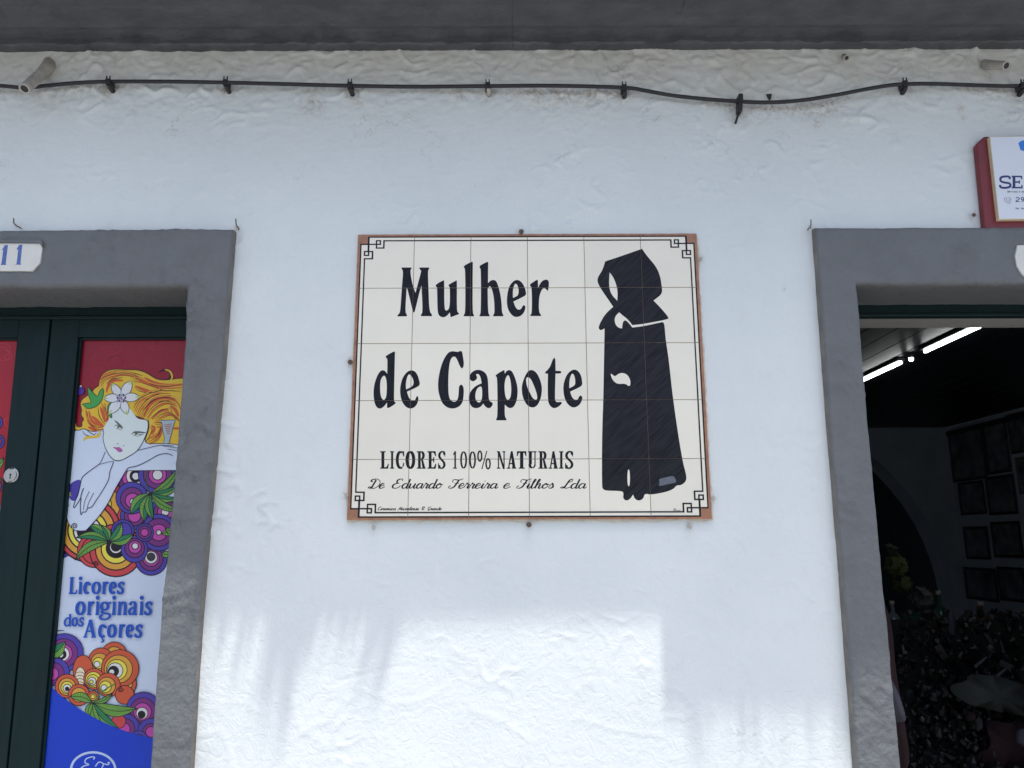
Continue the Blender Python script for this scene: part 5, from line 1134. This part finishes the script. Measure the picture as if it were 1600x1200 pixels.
o = empty('spot_lamp', (xl, p2.y + .1, ZL)); tag(o, 'small bright spot lamp between the two ceiling tubes', 'lamp')
bm = bmesh.new(); lathe(bm, [(.010, 0), (.014, .008), (.014, .02)], (xl, (p2.y + p3.y) / 2 + .02, ZL), 14); from_bm('bulb', bm, M['lamp'], o, True)
bm = bmesh.new(); lathe(bm, [(.018, .0205), (.018, .049)], (xl, (p2.y + p3.y) / 2 + .02, ZL), 14); from_bm('holder', bm, M['frame0'], o, True)

# framed pictures on the right-hand wall
M['frame'] = mat('dark picture frame', (0.03, 0.025, 0.022), 0.4); M['framel'] = mat('worn wooden frame', (0.16, 0.13, 0.10), 0.5)
def photo_mat(i):
    return mat('old photograph', (0.24, 0.28, 0.32), 0.35, col2=(0.025, 0.035, 0.045), scale=5 + i % 4 * 2, spec=0.5)
FR = [((1481, 677), (1536, 663), (1544, 748), (1492, 753), 'tall dark framed picture in the top row nearest the room corner'), ((1537, 663), (1573, 649), (1581, 735), (1545, 744), 'tall dark framed picture, second in the top row from the room corner'),
      ((1575, 649), (1606, 640), (1606, 704), (1581, 712), 'dark framed picture at the photo edge in the top row'), ((1497, 756), (1537, 748), (1543, 803), (1504, 805), 'small dark framed picture in the second row nearest the corner'),
      ((1541, 748), (1585, 737), (1592, 803), (1547, 805), 'dark framed picture in the second row with a pale upright shape'), ((1587, 715), (1620, 710), (1622, 768), (1595, 774), 'wooden framed picture at the photo edge, second row'),
      ((1506, 824), (1544, 821), (1549, 875), (1511, 873), 'dark framed picture in the third row nearest the corner'), ((1549, 817), (1595, 812), (1600, 872), (1555, 871), 'dark framed picture in the third row, second from the corner'),
      ((1506, 887), (1555, 887), (1564, 940), (1513, 937), 'dark framed picture in the bottom row nearest the corner'), ((1557, 885), (1602, 887), (1606, 940), (1566, 940), 'dark framed picture in the bottom row with a pale bar')]
for i, (a_, b_, c_, d_, lbl) in enumerate(FR):
    P4 = [PX(*p, RX) for p in (a_, b_, c_, d_)]
    yf = (P4[0].y + P4[3].y) / 2; yn = (P4[1].y + P4[2].y) / 2; zt = (P4[0].z + P4[1].z) / 2; zb = (P4[2].z + P4[3].z) / 2
    o = empty('framed_picture', (RX, (yf + yn) / 2, zb)); tag(o, lbl, 'picture', 'framed pictures on the shop wall')
    w_ = .028; bm = bmesh.new()
    def fb(y0, y1, z0, z1): 
        box(bm, RX - .014, RX - .001, y0, y1, z0, z1, .004)
    fb(yn, yf, zt - w_, zt); fb(yn, yf, zb, zb + w_); fb(yn, yn + w_, zb + w_ + .0005, zt - w_ - .0005); fb(yf - w_, yf, zb + w_ + .0005, zt - w_ - .0005)
    from_bm('frame', bm, M['framel'] if i == 5 else M['frame'], o)
    bm = bmesh.new(); box(bm, RX - .008, RX - .002, yn + w_ + .001, yf - w_ - .001, zb + w_ + .001, zt - w_ - .001); from_bm('picture', bm, photo_mat(i), o)
# rail above the pictures
bm = bmesh.new(); box(bm, RX - .04, RX - .0008, Y0 + .05, YB - .02, RZ - .10, RZ - .05, .006); from_bm('picture_rail', bm, M['frame'], house)

# goods in the dark
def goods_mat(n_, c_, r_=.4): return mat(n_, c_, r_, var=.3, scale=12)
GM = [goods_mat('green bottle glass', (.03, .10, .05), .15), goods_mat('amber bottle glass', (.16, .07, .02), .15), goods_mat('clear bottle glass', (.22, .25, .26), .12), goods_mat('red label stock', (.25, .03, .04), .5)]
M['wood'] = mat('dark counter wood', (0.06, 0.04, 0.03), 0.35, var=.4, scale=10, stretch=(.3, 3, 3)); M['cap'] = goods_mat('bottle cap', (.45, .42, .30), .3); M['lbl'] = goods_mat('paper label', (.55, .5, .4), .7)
ct = PY(1500, 1000, 2.0); cnt = empty('display_counter', (2.2, 2.0, 0)); tag(cnt, 'dark wooden display counter deep inside the shop', 'counter')
bm = bmesh.new(); box(bm, 1.15, 3.6, 1.9, 2.5, ct.z - .04, ct.z, .006); from_bm('counter_top', bm, M['wood'], cnt)
bm = bmesh.new(); box(bm, 1.2, 3.55, 1.95, 2.45, 0, ct.z - .041, .004); from_bm('counter_body', bm, M['wood'], cnt)
for k in range(9):
    x = 1.55 + k * .21 + rs.uniform(-.04, .04); y = 2.15 + rs.uniform(-.12, .12); h_ = rs.uniform(.15, .23); r_ = rs.uniform(.03, .04)
    o = empty('bottle', (x, y, ct.z)); tag(o, ['leftmost', 'second from left', 'third from left', 'fourth from left', 'middle', 'fourth from right', 'third from right', 'second from right', 'rightmost'][k] + ' of the dim bottles on the dark shop counter, ' + ['green', 'amber', 'clear'][k % 3] + ' glass', 'bottle', 'bottles on the shop counter')
    bm = bmesh.new(); lathe(bm, [(r_, 0), (r_, h_ * .6), (r_ * .8, h_ * .68), (r_ * .32, h_ * .78), (r_ * .32, h_)], (x, y, ct.z), 14); from_bm('glass_body', bm, GM[k % 3], o, True)
    bm = bmesh.new(); lathe(bm, [(r_ * .4, 0), (r_ * .4, .02)], (x, y, ct.z + h_), 10); from_bm('cap', bm, M['cap'], o, True)
    bm = bmesh.new(); lathe(bm, [(r_ * 1.015, h_ * .15), (r_ * 1.015, h_ * .48)], (x, y, ct.z), 14); from_bm('paper_label', bm, M['lbl'], o, True)
# flower heads on tall stems
fm = goods_mat('yellow green flower', (.16, .19, .05), .7); fm2 = goods_mat('pale flower', (.20, .20, .17), .7); sm = goods_mat('leaf stem', (.03, .07, .03), .6)
vase = PY(1425, 985, 2.9)
o = empty('flower_vase', (vase.x, 2.9, vase.z)); tag(o, 'vase of yellow green flowers in the dark by the doorway edge', 'flowers')
bm = bmesh.new(); lathe(bm, [(.06, -.1), (.09, 0), (.07, .1), (.05, .13), (.06, .16)], (vase.x, 2.9, vase.z - .05), 16); from_bm('vase', bm, GM[0], o, True)
for (px, py, rr, m_) in ((1400, 883, .075, fm), (1409, 911, .065, fm), (1440, 934, .075, fm2), (1392, 860, .05, sm)):
    h_ = PY(px, py, 2.9)
    bm = bmesh.new(); tube(bm, catmull([(vase.x, 2.9, vase.z + .08), ((vase.x + h_.x) / 2, 2.88, (vase.z + h_.z) / 2 + .08), tuple(h_)], 4), .005, 6); from_bm('stem', bm, sm, o)
    bm = bmesh.new(); r_ = random.Random(px)
    for k in range(46):
        dv = Vector((r_.gauss(0, 1), r_.gauss(0, 1), r_.gauss(0, 1))).normalized(); p_ = h_ + dv * rr * .75; u = dv.orthogonal().normalized() * rr * .3; v = dv.cross(u).normalized() * rr * .3
        bm.faces.new([bm.verts.new(p_ - u), bm.verts.new(p_ + v + dv * rr * .2), bm.verts.new(p_ + u), bm.verts.new(p_ - v)])
    from_bm('flower_head', bm, m_, o)
bm = bmesh.new(); box(bm, vase.x - .2, vase.x + .2, 2.7, 3.1, 0, vase.z - .152, .01); tag(from_bm('pedestal', bm, M['wood']), 'dark pedestal under the flower vase in the shop', 'pedestal')
# draped cloths
def cloth(px_pts, y, name, label, cat, m_, amp=.02, thick=.01):
    P_ = chaikin([xz(*p, y) for p in px_pts], 2); xs_ = [p[0] for p in P_]; bm = bmesh.new()
    f = [bm.verts.new((p[0], y + amp * math.sin(p[0] * 60 + p[1] * 9), p[1])) for p in P_]; b_ = [bm.verts.new((v.co.x, v.co.y + thick, v.co.z)) for v in f]
    cx_ = sum(xs_) / len(xs_); cz_ = sum(p[1] for p in P_) / len(P_); cf = bm.verts.new((cx_, y - amp, cz_)); cb = bm.verts.new((cx_, y - amp + thick, cz_))
    for i in range(len(f)): bm.faces.new((f[i - 1], f[i], cf)); bm.faces.new((b_[i], b_[i - 1], cb)); bm.faces.new((f[i], f[i - 1], b_[i - 1], b_[i]))
    return tag(from_bm(name, bm, m_, None, True), label, cat)
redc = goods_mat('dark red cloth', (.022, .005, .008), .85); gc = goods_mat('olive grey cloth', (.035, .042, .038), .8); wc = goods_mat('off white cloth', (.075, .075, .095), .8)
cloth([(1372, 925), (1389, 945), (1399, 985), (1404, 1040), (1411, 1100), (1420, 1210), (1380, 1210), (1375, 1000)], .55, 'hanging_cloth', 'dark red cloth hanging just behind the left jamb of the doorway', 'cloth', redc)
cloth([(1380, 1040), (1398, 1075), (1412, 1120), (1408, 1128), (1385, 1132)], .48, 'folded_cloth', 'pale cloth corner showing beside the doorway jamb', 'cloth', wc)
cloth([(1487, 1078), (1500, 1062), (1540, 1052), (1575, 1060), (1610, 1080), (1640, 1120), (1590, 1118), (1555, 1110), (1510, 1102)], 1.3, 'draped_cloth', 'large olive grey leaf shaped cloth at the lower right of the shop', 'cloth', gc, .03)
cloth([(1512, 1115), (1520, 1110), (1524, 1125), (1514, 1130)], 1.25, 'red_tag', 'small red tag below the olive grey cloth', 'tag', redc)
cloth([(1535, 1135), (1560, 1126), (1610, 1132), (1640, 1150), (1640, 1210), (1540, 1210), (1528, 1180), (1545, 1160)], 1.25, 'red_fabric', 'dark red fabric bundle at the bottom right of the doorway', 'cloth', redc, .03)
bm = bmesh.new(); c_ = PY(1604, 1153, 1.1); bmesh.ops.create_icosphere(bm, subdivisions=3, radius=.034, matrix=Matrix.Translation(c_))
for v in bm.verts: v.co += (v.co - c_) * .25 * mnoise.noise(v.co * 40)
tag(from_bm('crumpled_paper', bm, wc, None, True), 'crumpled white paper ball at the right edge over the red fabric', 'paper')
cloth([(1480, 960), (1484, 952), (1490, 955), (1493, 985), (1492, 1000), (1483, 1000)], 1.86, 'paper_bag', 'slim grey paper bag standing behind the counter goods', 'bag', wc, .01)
# jumble of small merchandise heaped in baskets in front of the counter
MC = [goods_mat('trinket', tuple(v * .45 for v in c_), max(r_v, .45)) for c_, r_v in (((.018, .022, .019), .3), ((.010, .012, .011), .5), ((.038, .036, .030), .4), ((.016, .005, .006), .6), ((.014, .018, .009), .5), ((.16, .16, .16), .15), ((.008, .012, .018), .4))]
bm = bmesh.new(); r_ = random.Random(21)
for k in range(1100):
    px, py = r_.uniform(1405, 1660), r_.uniform(955, 1230); y = 1.15 + (1230 - py) / 275 * .7 + r_.uniform(-.04, .04)
    if 1484 < px < 1500 and py < 1000: continue
    c_ = PY(px, py, y); t_ = r_.choice('bbct'); sz = r_.uniform(.005, .020)
    m4 = Matrix.Translation(c_) @ Matrix.Rotation(r_.uniform(0, 6.28), 4, 'Z') @ Matrix.Rotation(r_.uniform(-1.2, 1.2), 4, 'X') @ Matrix.Diagonal((sz, sz * r_.uniform(.4, 1.2), sz * r_.uniform(.5, 2.0), 1))
    if t_ == 'b': g_ = bmesh.ops.create_icosphere(bm, subdivisions=1, radius=1, matrix=m4)
    elif t_ == 'c': g_ = bmesh.ops.create_cube(bm, size=1.7, matrix=m4)
    else: g_ = bmesh.ops.create_cone(bm, segments=9, radius1=1, radius2=.5, depth=2, cap_ends=True, matrix=m4)
    mi = r_.choice([0, 1, 1, 2, 3, 4, 4, 6, 6]) if r_.random() > .035 else 5
    for f in {f for v in g_['verts'] for f in v.link_faces}: f.material_index = mi
sa, sb, sc_, sd = PY(1380, 968, 1.93), PY(1700, 968, 1.93), PY(1700, 1245, 1.22), PY(1380, 1245, 1.22)
heap_bm = bm; bm = bmesh.new(); top_ = [bm.verts.new(v) for v in (sa, sb, sc_, sd)]; bot_ = [bm.verts.new((v.x, v.y, 0)) for v in (sa, sb, sc_, sd)]
bm.faces.new(top_); bm.faces.new(bot_[::-1])
for i in range(4): bm.faces.new((top_[i - 1], top_[i], bot_[i], bot_[i - 1]))
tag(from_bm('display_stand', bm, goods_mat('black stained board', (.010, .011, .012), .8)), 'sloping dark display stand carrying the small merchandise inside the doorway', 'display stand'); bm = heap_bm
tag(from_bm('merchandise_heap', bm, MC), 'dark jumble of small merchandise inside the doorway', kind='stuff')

# ------------------------------------------------------------------ unseen grass-like blades added on the eave edge to streak the wall with shadow
gm = goods_mat('shadow blade', (.25, .22, .10), .8)
def tuft(xa, xb, n_, lmin, lmax, y0, seed, label, l0=-.25, l1=.35):
    r_ = random.Random(seed); bm = bmesh.new()
    for k in range(n_):
        x = xa + (xb - xa) * r_.random(); l = r_.uniform(lmin, lmax) * .8; w_ = r_.uniform(.006, .015); lean = r_.uniform(l0, l1); up = r_.uniform(-.02, .05)
        p0 = Vector((x, -y0 + .03, ZE + .19)); p1 = Vector((x + lean * l * .5, -y0 - l * .5, ZE + .19 + up)); p2 = Vector((x + lean * l, -y0 - l, ZE + .17 + up * .3))
        s_ = Vector((w_, 0, 0))
        a1, a2, b1, b2, c1 = [bm.verts.new(v) for v in (p0 - s_ / 2, p0 + s_ / 2, p1 - s_ / 2, p1 + s_ / 2, p2)]
        bm.faces.new((a1, a2, b2, b1)); bm.faces.new((b1, b2, c1))
    tag(from_bm('shadow_tuft', bm, gm), label, 'grass', kind='stuff')
sx = lambda px: xz(px, 1000)[0] + .237 * .4
tuft(sx(325), sx(420), 22, .05, .11, E1, 1, 'unseen blades added on the eave edge to cast streaks beside the green door surround', -.9, -.3)
tuft(sx(425), sx(475), 40, .07, .15, E1, 2, 'dense unseen blades added on the eave edge to cast shadow left of the tile sign', -.45, .1)
tuft(sx(470), sx(660), 64, .04, .12, E1, 3, 'thin unseen blades added on the eave edge to cast streaks below the left part of the tile sign', -1.5, -.7)
tuft(sx(1060), sx(1340), 70, .03, .09, E2, 4, 'unseen blades added on the deepened eave edge to cast streaks right of the tile sign', -.2, .5)
